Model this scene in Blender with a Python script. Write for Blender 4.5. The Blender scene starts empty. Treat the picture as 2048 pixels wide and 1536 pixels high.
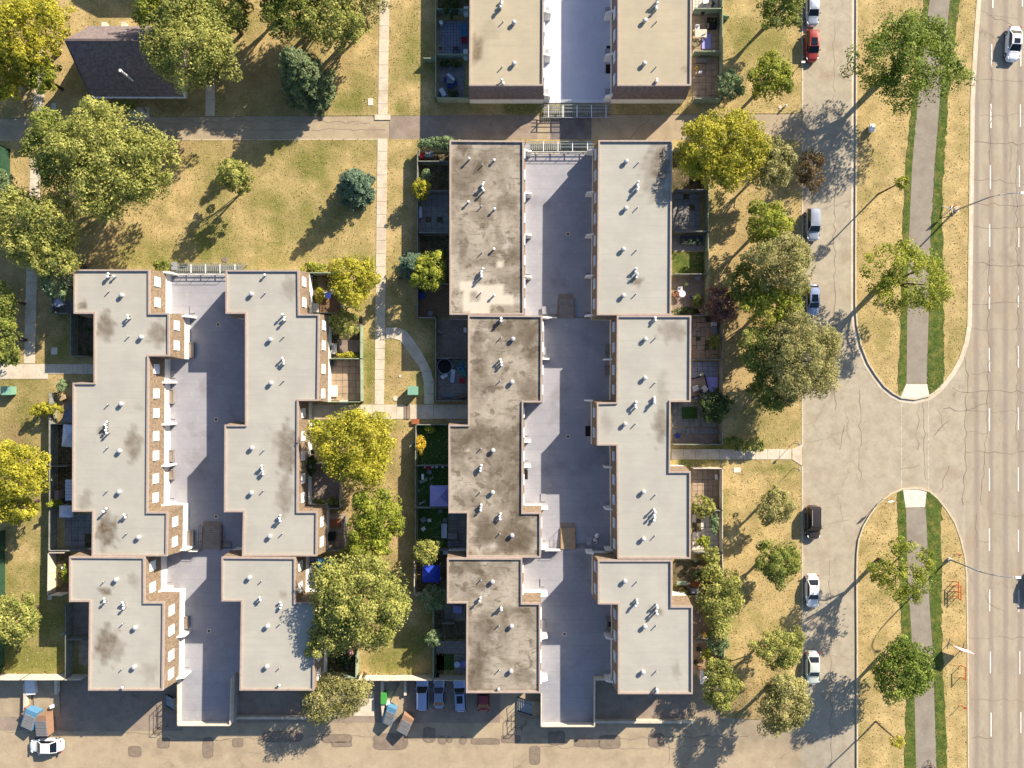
import bpy, bmesh, math, random
import numpy as np
from mathutils import Vector, Matrix
from mathutils.geometry import delaunay_2d_cdt
random.seed(7); rng = np.random.default_rng(7)
S = bpy.context.scene
COL = S.collection
# ---------------------------------------------------------------- camera, sky, sun
H, F = 100.0, 1420.0            # drone height in metres, focal length in pixels of the 2048 px photograph
cam = bpy.data.objects.new('camera', bpy.data.cameras.new('camera')); COL.objects.link(cam)
cam.location = (0, 0, H); cam.rotation_euler = (0, 0, 0)
cam.data.sensor_width = 36.0; cam.data.lens = F*36/2048
cam.data.clip_start = 1.0; cam.data.clip_end = 5000
S.camera = cam
SUN = Vector((1.312, 1.338, 1.0)).normalized()
w = bpy.data.worlds.new("World"); S.world = w; w.use_nodes = True
nt = w.node_tree; nt.nodes.clear()
sky = nt.nodes.new('ShaderNodeTexSky'); sky.sky_type = 'NISHITA'; sky.sun_disc = False
sky.sun_elevation = math.asin(SUN.z); sky.sun_rotation = math.atan2(SUN.x, SUN.y)
sky.air_density = 1.0; sky.dust_density = 1.0; sky.ozone_density = 3.0
bg = nt.nodes.new('ShaderNodeBackground'); bg.inputs['Strength'].default_value = 0.078
ow = nt.nodes.new('ShaderNodeOutputWorld')
nt.links.new(sky.outputs[0], bg.inputs[0]); nt.links.new(bg.outputs[0], ow.inputs[0])
sl = bpy.data.lights.new('sun', 'SUN'); sl.energy = 5.0; sl.angle = math.radians(0.5); sl.color = (1.0, 0.87, 0.70)
so = bpy.data.objects.new('sun', sl); COL.objects.link(so)
so.rotation_euler = SUN.to_track_quat('Z', 'Y').to_euler(); so.location = (60, 60, 80)
vs = S.view_settings; vs.view_transform = 'Standard'; vs.look = 'None'; vs.gamma = 1.0; vs.use_curve_mapping = False
vs.exposure = 1.22
# ---------------------------------------------------------------- helpers
def c(r, g, b):
    f = lambda v: (v/255/12.92) if v <= 10 else (((v/255)+0.055)/1.055)**2.4
    return (f(r), f(g), f(b))
MATS = {}
def mat(name, col, col2=None, scale=1.0, rough=0.85, metal=0.0, spec=0.3, bump=0.0, bscale=20.0, stretch=None, detail=5.0, emit=None, trans=0.0, lo=0.35, hi=0.65, extra=None):
    if name in MATS: return MATS[name]
    m = bpy.data.materials.new(name); m.use_nodes = True; n = m.node_tree; N = n.nodes; L = n.links
    b = N['Principled BSDF']; b.inputs['Roughness'].default_value = rough; b.inputs['Metallic'].default_value = metal
    b.inputs['Specular IOR Level'].default_value = spec
    b.inputs['Base Color'].default_value = (*col, 1)
    geo = N.new('ShaderNodeNewGeometry'); vec = geo.outputs['Position']
    if stretch:
        mp = N.new('ShaderNodeMapping'); mp.inputs['Scale'].default_value = stretch; L.new(vec, mp.inputs[0]); vec = mp.outputs[0]
    if col2:
        t = N.new('ShaderNodeTexNoise'); t.inputs['Scale'].default_value = scale; t.inputs['Detail'].default_value = detail
        t.inputs['Roughness'].default_value = 0.65; L.new(vec, t.inputs['Vector'])
        r = N.new('ShaderNodeMapRange'); r.inputs[1].default_value = lo; r.inputs[2].default_value = hi; L.new(t.outputs[0], r.inputs[0])
        mx = N.new('ShaderNodeMix'); mx.data_type = 'RGBA'; mx.inputs[6].default_value = (*col, 1); mx.inputs[7].default_value = (*col2, 1)
        L.new(r.outputs[0], mx.inputs[0]); out = mx.outputs[2]
        if extra: out = extra(N, L, vec, out)
        L.new(out, b.inputs['Base Color'])
    if bump:
        t2 = N.new('ShaderNodeTexNoise'); t2.inputs['Scale'].default_value = bscale; t2.inputs['Detail'].default_value = 4
        L.new(geo.outputs['Position'], t2.inputs['Vector'])
        bp = N.new('ShaderNodeBump'); bp.inputs['Strength'].default_value = bump; bp.inputs['Distance'].default_value = 0.05
        L.new(t2.outputs[0], bp.inputs['Height']); L.new(bp.outputs[0], b.inputs['Normal'])
    MATS[name] = m; return m
def mixc(N, L, fac, a, bcol):
    mx = N.new('ShaderNodeMix'); mx.data_type = 'RGBA'
    if isinstance(fac, float): mx.inputs[0].default_value = fac
    else: L.new(fac, mx.inputs[0])
    if isinstance(a, tuple): mx.inputs[6].default_value = (*a, 1)
    else: L.new(a, mx.inputs[6])
    if isinstance(bcol, tuple): mx.inputs[7].default_value = (*bcol, 1)
    else: L.new(bcol, mx.inputs[7])
    return mx.outputs[2]
def noise_fac(N, L, vec, scale, lo, hi, amount=1.0, detail=5, dist=0.0):
    t = N.new('ShaderNodeTexNoise'); t.inputs['Scale'].default_value = scale; t.inputs['Detail'].default_value = detail
    t.inputs['Roughness'].default_value = 0.6; t.inputs['Distortion'].default_value = dist
    L.new(vec, t.inputs['Vector'])
    r = N.new('ShaderNodeMapRange'); r.inputs[1].default_value = lo; r.inputs[2].default_value = hi; r.inputs[4].default_value = amount
    L.new(t.outputs[0], r.inputs[0]); return r.outputs[0]

DROP = 0.9
def sst(a): a = np.clip(a, 0, 1); return a*a*(3-2*a)
def T(x, y):
    """height of the ground: level site, the south lane lies lower and ramps up to the street"""
    px = 1024+np.asarray(x)*14.2; py = 768-np.asarray(y)*14.2
    b = np.clip((px-1430)/70, 0, 1)
    s = (1-b)*np.clip((py-1351)/5, 0, 1) + b*sst((py-1390)/120)
    return -DROP*s*(1-sst((px-1560)/150))
def P(px, py, z=0.0):
    return Vector(((px-1024)/F*(H-z), -(py-768)/F*(H-z), z))
def G(px, py, h=0.0):
    z = 0.0
    for _ in range(4):
        q = P(px, py, z+h); z = float(T(q.x, q.y))
    return P(px, py, z+h)
def tag(o, label=None, cat=None, group=None, kind=None):
    if label: o['label'] = label
    if cat: o['category'] = cat
    if group: o['group'] = group
    if kind: o['kind'] = kind
    return o
def empty(name, loc, rz=0.0, label=None, cat=None, group=None):
    o = bpy.data.objects.new(name, None); o.empty_display_size = 0.3; COL.objects.link(o)
    o.location = loc; o.rotation_euler = (0, 0, rz); return tag(o, label, cat, group)
class MB:
    def __init__(s): s.v = []; s.f = []; s.sm = False
    def box(s, x0, y0, z0, x1, y1, z1, rz=0.0, ctr=None):
        n = len(s.v); pts = [(x0,y0,z0),(x1,y0,z0),(x1,y1,z0),(x0,y1,z0),(x0,y0,z1),(x1,y0,z1),(x1,y1,z1),(x0,y1,z1)]
        if rz:
            cx, cy = ctr if ctr else ((x0+x1)/2, (y0+y1)/2); ca, sa = math.cos(rz), math.sin(rz)
            pts = [(cx+(x-cx)*ca-(y-cy)*sa, cy+(x-cx)*sa+(y-cy)*ca, z) for x, y, z in pts]
        s.v += pts; s.f += [(n,n+3,n+2,n+1),(n+4,n+5,n+6,n+7),(n,n+1,n+5,n+4),(n+1,n+2,n+6,n+5),(n+2,n+3,n+7,n+6),(n+3,n,n+4,n+7)]; return s
    def bar(s, a, b, w=0.05, h=None):
        a = Vector(a); b = Vector(b); h = h or w; d = (b-a).normalized()
        up = Vector((0,0,1)) if abs(d.z) < 0.95 else Vector((1,0,0)); r = d.cross(up).normalized()*w/2; u = r.cross(d).normalized()*h/2
        n = len(s.v); s.v += [tuple(p) for p in (a-r-u,a+r-u,a+r+u,a-r+u,b-r-u,b+r-u,b+r+u,b-r+u)]
        s.f += [(n,n+3,n+2,n+1),(n+4,n+5,n+6,n+7),(n,n+1,n+5,n+4),(n+1,n+2,n+6,n+5),(n+2,n+3,n+7,n+6),(n+3,n,n+4,n+7)]; return s
    def tube(s, pts, rads, seg=8, cap=True):
        pts = [Vector(p) for p in pts]; n0 = len(s.v)
        for i, p in enumerate(pts):
            d = (pts[min(i+1, len(pts)-1)]-pts[max(i-1, 0)]).normalized()
            up = Vector((0,0,1)) if abs(d.z) < 0.9 else Vector((1,0,0)); r = d.cross(up).normalized(); u = r.cross(d).normalized()
            rad = rads[i] if isinstance(rads, (list, tuple)) else rads
            for k in range(seg):
                a = 2*math.pi*k/seg; s.v.append(tuple(p+(r*math.cos(a)+u*math.sin(a))*rad))
        for i in range(len(pts)-1):
            for k in range(seg):
                a = n0+i*seg+k; b = n0+i*seg+(k+1)%seg; s.f.append((a, b, b+seg, a+seg))
        if cap:
            s.f.append(tuple(n0+k for k in range(seg))[::-1]); e = n0+(len(pts)-1)*seg; s.f.append(tuple(e+k for k in range(seg)))
        return s
    def poly(s, pts):
        n = len(s.v); s.v += [tuple(p) for p in pts]; s.f.append(tuple(range(n, n+len(pts)))); return s
    def prism(s, pts2, z0, z1):
        n = len(s.v); k = len(pts2)
        s.v += [(p[0], p[1], z0) for p in pts2]+[(p[0], p[1], z1) for p in pts2]
        s.f.append(tuple(range(n, n+k))[::-1]); s.f.append(tuple(range(n+k, n+2*k)))
        for i in range(k): j = (i+1) % k; s.f.append((n+i, n+j, n+k+j, n+k+i))
        return s
    def build(s, name, m, parent=None, smooth=False, loc=None):
        me = bpy.data.meshes.new(name); me.from_pydata(s.v, [], s.f); me.update()
        if isinstance(m, str): m = MATS[m]
        me.materials.append(m)
        if smooth: me.polygons.foreach_set('use_smooth', [True]*len(me.polygons))
        o = bpy.data.objects.new(name, me); COL.objects.link(o)
        if parent: o.parent = parent
        if loc is not None: o.location = loc
        return o
def inst(name, me, loc, rz=0.0, parent=None, scale=None):
    o = bpy.data.objects.new(name, me); COL.objects.link(o); o.location = loc; o.rotation_euler = (0,0,rz)
    if parent: o.parent = parent
    if scale: o.scale = scale
    return o
def copy_tree(o, parent=None):
    q = o.copy(); COL.objects.link(q)
    if parent: q.parent = parent
    for ch in o.children: copy_tree(ch, q)
    return q
def inpoly(x, y, poly):
    x = np.asarray(x); y = np.asarray(y); r = np.zeros(x.shape, bool); n = len(poly)
    for i in range(n):
        x0, y0 = poly[i]; x1, y1 = poly[(i+1) % n]
        if y0 == y1: continue
        cnd = ((y0 > y) != (y1 > y)) & (x < (x1-x0)*(y-y0)/(y1-y0)+x0); r ^= cnd
    return r
# ---------------------------------------------------------------- materials
def grass_extra(N, L, vec, out):
    # tufty fine grain and big soft patches that turned to straw or stayed green
    a = N.new('ShaderNodeAttribute'); a.attribute_name = 'green'
    n1 = noise_fac(N, L, vec, 0.2, 0.42, 0.62, 1.15, 8)
    ad = N.new('ShaderNodeMath'); ad.operation = 'MULTIPLY_ADD'; L.new(a.outputs['Fac'], ad.inputs[0]); ad.inputs[1].default_value = 1.3
    ml = N.new('ShaderNodeMath'); ml.operation = 'MULTIPLY'; L.new(n1, ml.inputs[0]); ml.inputs[1].default_value = 0.6; L.new(ml.outputs[0], ad.inputs[2])
    sb = N.new('ShaderNodeMath'); sb.operation = 'SUBTRACT'; sb.use_clamp = True; L.new(ad.outputs[0], sb.inputs[0]); sb.inputs[1].default_value = 0.24
    g = mixc(N, L, noise_fac(N, L, vec, 2.2, 0.35, 0.7), c(126,122,66), c(92,102,48))
    o = mixc(N, L, sb.outputs[0], out, g)
    d = N.new('ShaderNodeAttribute'); d.attribute_name = 'bare'
    o = mixc(N, L, d.outputs['Fac'], o, c(140,116,88))
    f = noise_fac(N, L, vec, 4.6, 0.48, 0.72, 0.55, 3)
    o = mixc(N, L, f, o, c(82,74,36))
    f2 = noise_fac(N, L, vec, 7.0, 0.56, 0.7, 0.4, 2)
    return mixc(N, L, f2, o, c(205,188,140))
M_grass = mat('dry_grass', c(188,166,118), c(152,134,92), 0.45, rough=1.0, spec=0.05, bump=0.9, bscale=7, extra=grass_extra)
M_green = mat('watered_grass', c(60,80,34), c(90,102,50), 1.3, rough=1.0, spec=0.05, bump=0.9, bscale=9,
    extra=lambda N, L, v, o: mixc(N, L, noise_fac(N, L, v, 7, .68, .74, .5), mixc(N, L, noise_fac(N, L, v, 0.8, .48, .66, .75), o, c(118,114,60)), c(180,180,130)))
mat('turf', c(66,94,48), c(52,76,38), 3, rough=1, spec=.05, bump=.3)
mat('soil', c(108,96,78), c(80,72,56), 1.5, rough=1, spec=.05, bump=.5,
    extra=lambda N, L, v, o: mixc(N, L, noise_fac(N, L, v, 1.1, .5, .62), o, c(58,66,34)))
def pave_extra(stain, crack=0.0, cs=0.13):
    def f(N, L, vec, o):
        o = mixc(N, L, noise_fac(N, L, vec, 0.35, .5, .68, .45), o, stain)
        o = mixc(N, L, noise_fac(N, L, vec, 3.0, .56, .75, .3, 4), o, tuple(v*.55 for v in stain))
        o = mixc(N, L, noise_fac(N, L, vec, 9.0, .62, .75, .22, 3), o, c(225,215,200))
        if crack:
            nz = N.new('ShaderNodeTexNoise'); nz.inputs['Scale'].default_value = 0.9; L.new(vec, nz.inputs[0])
            ad = N.new('ShaderNodeVectorMath'); ad.operation = 'MULTIPLY_ADD'; L.new(nz.outputs['Color'], ad.inputs[0]); ad.inputs[1].default_value = (1.6,1.6,0); L.new(vec, ad.inputs[2])
            vo = N.new('ShaderNodeTexVoronoi'); vo.feature = 'DISTANCE_TO_EDGE'; vo.inputs['Scale'].default_value = cs; L.new(ad.outputs[0], vo.inputs['Vector'])
            r = N.new('ShaderNodeMapRange'); r.inputs[1].default_value = 0.0; r.inputs[2].default_value = 0.012; r.inputs[3].default_value = crack; r.inputs[4].default_value = 0.0
            L.new(vo.outputs['Distance'], r.inputs[0])
            g = noise_fac(N, L, vec, 0.25, .45, .6)
            ml = N.new('ShaderNodeMath'); ml.operation = 'MULTIPLY'; L.new(r.outputs[0], ml.inputs[0]); L.new(g, ml.inputs[1])
            o = mixc(N, L, ml.outputs[0], o, c(70,62,56))
        return o
    return f
mat('street_concrete', c(166,157,139), c(152,144,128), 0.8, rough=.95, spec=.15, extra=pave_extra(c(136,120,102), .35, .10))
def main_extra(N, L, vec, o):
    # tyre wear runs along the lanes
    sp = N.new('ShaderNodeSeparateXYZ'); L.new(vec, sp.inputs[0])
    wv = N.new('ShaderNodeMath'); wv.operation = 'SINE'
    mm = N.new('ShaderNodeMath'); mm.operation = 'MULTIPLY_ADD'; L.new(sp.outputs[0], mm.inputs[0]); mm.inputs[1].default_value = 2*math.pi/2.05; mm.inputs[2].default_value = 1.9
    L.new(mm.outputs[0], wv.inputs[0])
    r = N.new('ShaderNodeMapRange'); r.inputs[1].default_value = 0.0; r.inputs[2].default_value = 1.0; r.inputs[4].default_value = .7; L.new(wv.outputs[0], r.inputs[0])
    o = mixc(N, L, r.outputs[0], o, c(132,120,112))
    return pave_extra(c(146,128,108), .3, .11)(N, L, vec, o)
mat('main_road_concrete', c(162,152,134), c(146,137,122), 0.6, rough=.95, spec=.15, extra=main_extra, stretch=(1,.35,1))
mat('lane_tan', c(166,152,128), c(152,138,117), 0.5, rough=.95, spec=.1, extra=pave_extra(c(130,116,98), .35, .16))
mat('lane_grey', c(148,134,120), c(130,118,106), 0.6, rough=.95, spec=.15, extra=pave_extra(c(112,100,90), .4, .2))
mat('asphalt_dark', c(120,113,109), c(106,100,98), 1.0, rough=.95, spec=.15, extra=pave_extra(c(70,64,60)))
mat('asphalt_patch', c(134,121,106), c(116,104,92), 1.4, rough=.95, spec=.1)
mat('asphalt_seal', c(112,100,88), c(124,111,98), 1.4, rough=.95, spec=.1)
mat('trail_asphalt', c(142,135,123), c(130,123,112), 0.8, rough=.95, spec=.1, extra=pave_extra(c(118,104,98)))
mat('path_concrete', c(200,190,172), c(184,174,156), 0.9, rough=.95, spec=.1, extra=pave_extra(c(156,140,116)))
mat('new_concrete', c(206,198,188), c(190,183,173), 1.2, rough=.9, spec=.1)
mat('kerb', c(196,184,160), c(176,164,140), 1.5, rough=.95, spec=.1)
mat('joint', c(66,60,54), rough=1)
mat('crack', c(122,110,98), rough=1)
mat('crosswalk_paint', c(196,188,176), c(150,142,132), 3, rough=.8)
mat('road_paint', c(235,230,220), c(210,203,190), 3, rough=.7)
def seam(N, L, vec, o, step, dark, amt):
    sp = N.new('ShaderNodeSeparateXYZ'); L.new(vec, sp.inputs[0])
    md = N.new('ShaderNodeMath'); md.operation = 'PINGPONG'; L.new(sp.outputs[1], md.inputs[0]); md.inputs[1].default_value = step/2
    r = N.new('ShaderNodeMapRange'); r.inputs[1].default_value = 0.0; r.inputs[2].default_value = 0.05; r.inputs[3].default_value = amt; r.inputs[4].default_value = 0
    L.new(md.outputs[0], r.inputs[0]); return mixc(N, L, r.outputs[0], o, dark)
mat('deck_membrane', c(147,148,155), c(137,138,146), 0.35, rough=.75, spec=.25,
    extra=lambda N, L, v, o: seam(N, L, v, mixc(N, L, noise_fac(N, L, v, 0.22, .54, .72, .5, 7), mixc(N, L, noise_fac(N, L, v, 1.3, .56, .76, .3, 6), o, c(186,178,168)), c(100,96,98)), 1.83, c(96,96,102), .35))
mat('deck_pale', c(188,192,205), c(176,181,196), 0.35, rough=.75, spec=.25)
def roof_mat(name, base, base2, dirt, dirty):
    def ex(N, L, vec, o):
        sp = N.new('ShaderNodeSeparateXYZ'); L.new(vec, sp.inputs[0])
        # roofing sheets lap every 0.95 m
        md = N.new('ShaderNodeMath'); md.operation = 'PINGPONG'; L.new(sp.outputs[1], md.inputs[0]); md.inputs[1].default_value = 0.48
        r = N.new('ShaderNodeMapRange'); r.inputs[1].default_value = 0.0; r.inputs[2].default_value = 0.045; r.inputs[3].default_value = .38; r.inputs[4].default_value = 0
        L.new(md.outputs[0], r.inputs[0])
        st = N.new('ShaderNodeMapping'); st.inputs['Scale'].default_value = (0.25, 1.6, 1); L.new(vec, st.inputs[0])
        k = noise_fac(N, L, st.outputs[0], 0.5, .4, .6)
        ml = N.new('ShaderNodeMath'); ml.operation = 'MULTIPLY'; L.new(r.outputs[0], ml.inputs[0]); L.new(k, ml.inputs[1])
        o = mixc(N, L, noise_fac(N, L, st.outputs[0], 1.2, .45, .7, .35), o, tuple(v*.8 for v in base))
        o = mixc(N, L, ml.outputs[0], o, tuple(v*.62 for v in base))
        if dirty:
            o = mixc(N, L, noise_fac(N, L, vec, 0.22, .42, .68, dirty, 7, .6), o, dirt)
            o = mixc(N, L, noise_fac(N, L, vec, 0.55, .585, .61, .55, 9, .3), o, tuple(v*.8 for v in dirt))
            o = mixc(N, L, noise_fac(N, L, st.outputs[0], 2.4, .58, .63, .4, 8), o, tuple(v*.9 for v in dirt))
            o = mixc(N, L, noise_fac(N, L, vec, 0.4, .6, .72, .5, 6), o, c(190,184,174))
            o = mixc(N, L, noise_fac(N, L, vec, 1.7, .55, .72, dirty*.6, 6), o, tuple(v*.75 for v in dirt))
        a = N.new('ShaderNodeAttribute'); a.attribute_name = 'stain'
        nn = noise_fac(N, L, vec, 1.3, .3, .7, 1.0, 6)
        m1 = N.new('ShaderNodeMath'); m1.operation = 'MULTIPLY_ADD'; L.new(nn, m1.inputs[0]); m1.inputs[1].default_value = .5; m1.inputs[2].default_value = .5
        m2 = N.new('ShaderNodeMath'); m2.operation = 'MULTIPLY'; L.new(m1.outputs[0], m2.inputs[0]); L.new(a.outputs['Fac'], m2.inputs[1])
        o = mixc(N, L, m2.outputs[0], o, dirt)
        p = N.new('ShaderNodeAttribute'); p.attribute_name = 'patch'
        return mixc(N, L, p.outputs['Fac'], o, c(196,188,172))
    return mat(name, base, base2, 0.3, rough=.9, spec=.15, extra=ex)
roof_mat('roof_pale', c(164,162,153), c(155,153,145), c(88,74,58), 0.0)
roof_mat('roof_worn', c(162,154,140), c(140,132,119), c(84,73,60), 0.85)
roof_mat('roof_warm', c(168,158,136), c(158,149,130), c(92,76,58), 0.0)
mat('coping', c(96,84,82), c(84,74,74), 2, rough=.6, spec=.3)
mat('coping_pale', c(162,148,138), c(148,134,126), 2, rough=.6, spec=.3)
mat('mansard_shingle', c(134,118,100), c(112,98,84), 2.2, rough=.95, spec=.1, bump=.6, bscale=6, lo=.38, hi=.62, detail=3,
    extra=lambda N, L, v, o: mixc(N, L, noise_fac(N, L, v, 4.5, .55, .62, .5, 2), o, c(168,148,120)))
mat('dark_shingle', c(124,112,110), c(100,92,94), 2.5, rough=.95, spec=.1, bump=.5, bscale=6, lo=.42, hi=.6,
    extra=lambda N, L, v, o: mixc(N, L, noise_fac(N, L, v, 5.5, .55, .65, .3, 2), o, c(146,132,124)))
mat('north_shingle', c(128,108,100), c(112,96,90), 2.5, rough=.95, spec=.1)
mat('white_siding', c(228,226,220), c(214,212,206), 1.2, rough=.7, spec=.3)
mat('cream_wall', c(196,186,170), c(182,172,156), 1.2, rough=.85)
mat('white_metal', c(225,228,228), rough=.4, spec=.5)
mat('galvanised', c(176,184,184), c(150,158,160), 4, rough=.4, metal=.6)
mat('window_pane', c(225,228,232), c(206,212,220), 1.0, rough=.2, spec=.5)
mat('dark_glass', c(18,24,34), rough=.12, spec=.45)
mat('fence_green', c(146,160,138), c(120,136,116), 1.5, rough=.9, spec=.1)
mat('fence_grey', c(140,142,134), c(112,114,108), 1.5, rough=.9, spec=.1)
mat('fence_white', c(205,196,180), c(184,176,160), 1.5, rough=.9, spec=.1)
mat('fence_dkgreen', c(52,82,62), c(44,70,54), 1.5, rough=.9, spec=.1)
mat('wood_brown', c(140,112,88), c(112,90,70), 2, rough=.9, spec=.1, stretch=(1,6,1))
mat('wood_grey', c(146,140,132), c(120,114,108), 2, rough=.9, spec=.1)
mat('wood_new', c(172,150,120), c(150,130,104), 2, rough=.8)
mat('paver_grey', c(140,138,134), c(116,114,112), 1.0, rough=.95, spec=.1)
mat('paver_tan', c(168,148,126), c(142,124,106), 1.0, rough=.95, spec=.1)
mat('paver_blue', c(136,142,156), c(116,122,138), 1.0, rough=.95, spec=.1)
mat('paver_pale', c(206,198,188), c(190,182,172), 1.0, rough=.95, spec=.1)
mat('brown_slab', c(140,126,114), c(122,108,98), 0.8, rough=.95)
mat('bark', c(92,78,64), c(66,56,48), 4, rough=1)
mat('black_steel', c(40,38,36), rough=.6)
mat('black', c(16,16,18), rough=.7)
mat('rubber', c(22,22,24), rough=.9)
for nm, col in dict(blue_canvas=(28,58,170), lilac_canvas=(150,146,205), white_canvas=(190,198,215), grey_canvas=(108,106,116), teal=(60,140,145), sky_plastic=(60,130,170),
    red_plastic=(165,30,45), white_plastic=(220,222,225), grey_plastic=(120,122,126), dark_plastic=(50,50,56), blue_plastic=(40,60,130), green_plastic=(70,150,70),
    green_box=(120,166,144), orange=(190,72,36), terracotta=(150,90,60), skin=(190,140,110), denim=(50,60,90), shirt_white=(225,225,228), hair=(40,30,24),
    blue_metal=(86,134,168), orange_metal=(150,118,96), corrugated=(128,128,130), pink_sign=(235,180,185), tan_cloth=(196,160,110), steel_grey=(170,172,176)).items():
    mat(nm, c(*col), tuple(v*.85 for v in c(*col)), 2.0, rough=.6)
def leaf_mat(name, a, b, d):
    m = bpy.data.materials.new(name); m.use_nodes = True; N = m.node_tree.nodes; L = m.node_tree.links
    bs = N['Principled BSDF']; bs.inputs['Roughness'].default_value = .6; bs.inputs['Specular IOR Level'].default_value = .25
    at = N.new('ShaderNodeAttribute'); at.attribute_name = 'tint'
    cr = N.new('ShaderNodeValToRGB'); cr.color_ramp.elements[0].color = (*d, 1); cr.color_ramp.elements[1].color = (*b, 1)
    e = cr.color_ramp.elements.new(.5); e.color = (*a, 1); L.new(at.outputs['Fac'], cr.inputs[0])
    L.new(cr.outputs[0], bs.inputs['Base Color'])
    tr = N.new('ShaderNodeBsdfTranslucent'); L.new(cr.outputs[0], tr.inputs['Color'])
    ms = N.new('ShaderNodeMixShader'); ms.inputs[0].default_value = .42
    L.new(bs.outputs[0], ms.inputs[1]); L.new(tr.outputs[0], ms.inputs[2]); L.new(ms.outputs[0], N['Material Output'].inputs[0])
    MATS[name] = m
leaf_mat('leaf_yellow', c(172,168,56), c(214,204,78), c(92,102,34))
leaf_mat('leaf_lime', c(146,156,56), c(190,190,78), c(70,88,30))
leaf_mat('leaf_green', c(128,140,64), c(168,170,86), c(56,72,32))
leaf_mat('leaf_mid', c(158,162,84), c(198,194,112), c(64,80,38))
leaf_mat('leaf_olive', c(154,152,92), c(198,190,132), c(84,86,50))
leaf_mat('leaf_blue', c(99,123,101), c(150,171,141), c(52,72,59))
leaf_mat('leaf_spruce', c(116,132,90), c(154,166,120), c(58,76,48))
leaf_mat('leaf_fresh', c(118,138,54), c(160,172,76), c(58,78,30))
leaf_mat('leaf_sage', c(123,145,101), c(174,192,143), c(68,86,58))
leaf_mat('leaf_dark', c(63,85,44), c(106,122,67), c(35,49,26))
leaf_mat('leaf_plum', c(136,101,92), c(194,155,136), c(80,58,56))
leaf_mat('leaf_brown', c(110,92,57), c(162,134,85), c(58,49,33))
leaf_mat('leaf_orange', c(209,176,55), c(238,220,81), c(123,114,44))
leaf_mat('grass_blade', c(168,150,98), c(212,192,140), c(118,114,66))
leaf_mat('fallen_leaf', c(190,160,90), c(226,210,160), c(130,96,54))
leaf_mat('green_blade', c(88,108,46), c(150,156,90), c(50,70,28))
# ---------------------------------------------------------------- ground: one partition of the plane into lawn, roads and lanes
def arc(*pts): return list(pts)
MED_N = [(1712,-500),(1712,0),(1711,300),(1710,512),(1710,610),(1713,650),(1721,690),(1736,727),(1752,752),(1768,773),(1785,787),(1803,797),(1830,800),(1859,793),(1875,781),(1888,767),(1905,745),(1920,718),(1931,686),(1937,650),(1939,512),(1942,300),(1943,200),(1950,80),(1956,0),(1965,-120),(1990,-500)]
MED_S = [(1716,2200),(1716,1536),(1716,1300),(1715,1150),(1716,1107),(1719,1080),(1728,1054),(1742,1030),(1758,1008),(1780,990),(1804,980),(1836,978),(1858,984),(1875,998),(1892,1020),(1908,1045),(1920,1078),(1929,1117),(1932,1157),(1934,1300),(1935,1536),(1936,2200)]
TRAIL_N = [(1866,-500),(1859,0),(1838,183),(1830,260),(1824,333),(1819,450),(1816,560),(1814,650),(1813,767),(1853,767),(1857,650),(1860,540),(1864,450),(1869,333),(1876,250),(1881,183),(1890,100),(1900,0),(1908,-500)]
TRAIL_S = [(1812,1016),(1813,1060),(1815,1140),(1819,1207),(1824,1290),(1829,1400),(1832,1536),(1834,2200),(1874,2200),(1873,1536),(1869,1400),(1865,1290),(1859,1207),(1857,1140),(1854,1060),(1851,1015)]
APRON_N = [(1812,768),(1854,768),(1859,791),(1830,799),(1801,795)]
APRON_S = [(1806,980),(1836,979),(1853,984),(1850,1014),(1811,1015)]
STRIP = [
 [(1850,-300),(1847,0),(1841,60),(1825,200),(1811,330),(1805,450),(1803,560),(1800,680),(1795,760),(1798,794),(1812,767),(1814,650),(1816,560),(1819,450),(1824,333),(1838,183),(1859,0),(1862,-300)],
 [(1901,-300),(1900,0),(1881,183),(1869,333),(1862,450),(1858,560),(1857,650),(1854,768),(1860,790),(1874,781),(1887,766),(1888,700),(1887,600),(1886,520),(1884,430),(1888,330),(1899,180),(1912,60),(1920,0),(1924,-300)],
 [(1795,985),(1806,980),(1811,1016),(1813,1060),(1815,1140),(1819,1207),(1824,1290),(1829,1400),(1832,1536),(1834,1900),(1812,1900),(1809,1536),(1812,1420),(1807,1330),(1802,1240),(1798,1150),(1797,1060)],
 [(1853,984),(1858,984),(1875,998),(1884,1010),(1882,1060),(1884,1140),(1884,1240),(1886,1340),(1891,1440),(1894,1536),(1896,1900),(1874,1900),(1873,1536),(1869,1400),(1865,1290),(1859,1207),(1857,1140),(1854,1060),(1851,1015)]]
STREET = [(1606,-500),(1606,1441),(1606,2200),(2700,2200),(2700,-500)]
MAINROAD = [(1932,-500),(2700,-500),(2700,2200),(1932,2200)]
LANE_S = [(-600,1352),(1100,1352),(1440,1352),(1443,1441),(1606,1441),(1606,2200),(-600,2200)]
LANE_N = [(-600,238),(60,236),(512,232),(775,231),(1110,230),(1500,227),(1590,227),(1606,222),(1606,287),(1590,280),(1500,279),(775,278),(300,279),(-600,279)]
PATCH_N1 = [(779,231),(1075,230),(1075,278),(779,278)]
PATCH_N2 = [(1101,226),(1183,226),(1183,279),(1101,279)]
PATCH_S1 = [(-600,1352),(360,1352),(360,1468),(-600,1468)]
PATCH_S2 = [(470,1352),(1000,1352),(1000,1452),(470,1452)]
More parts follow.
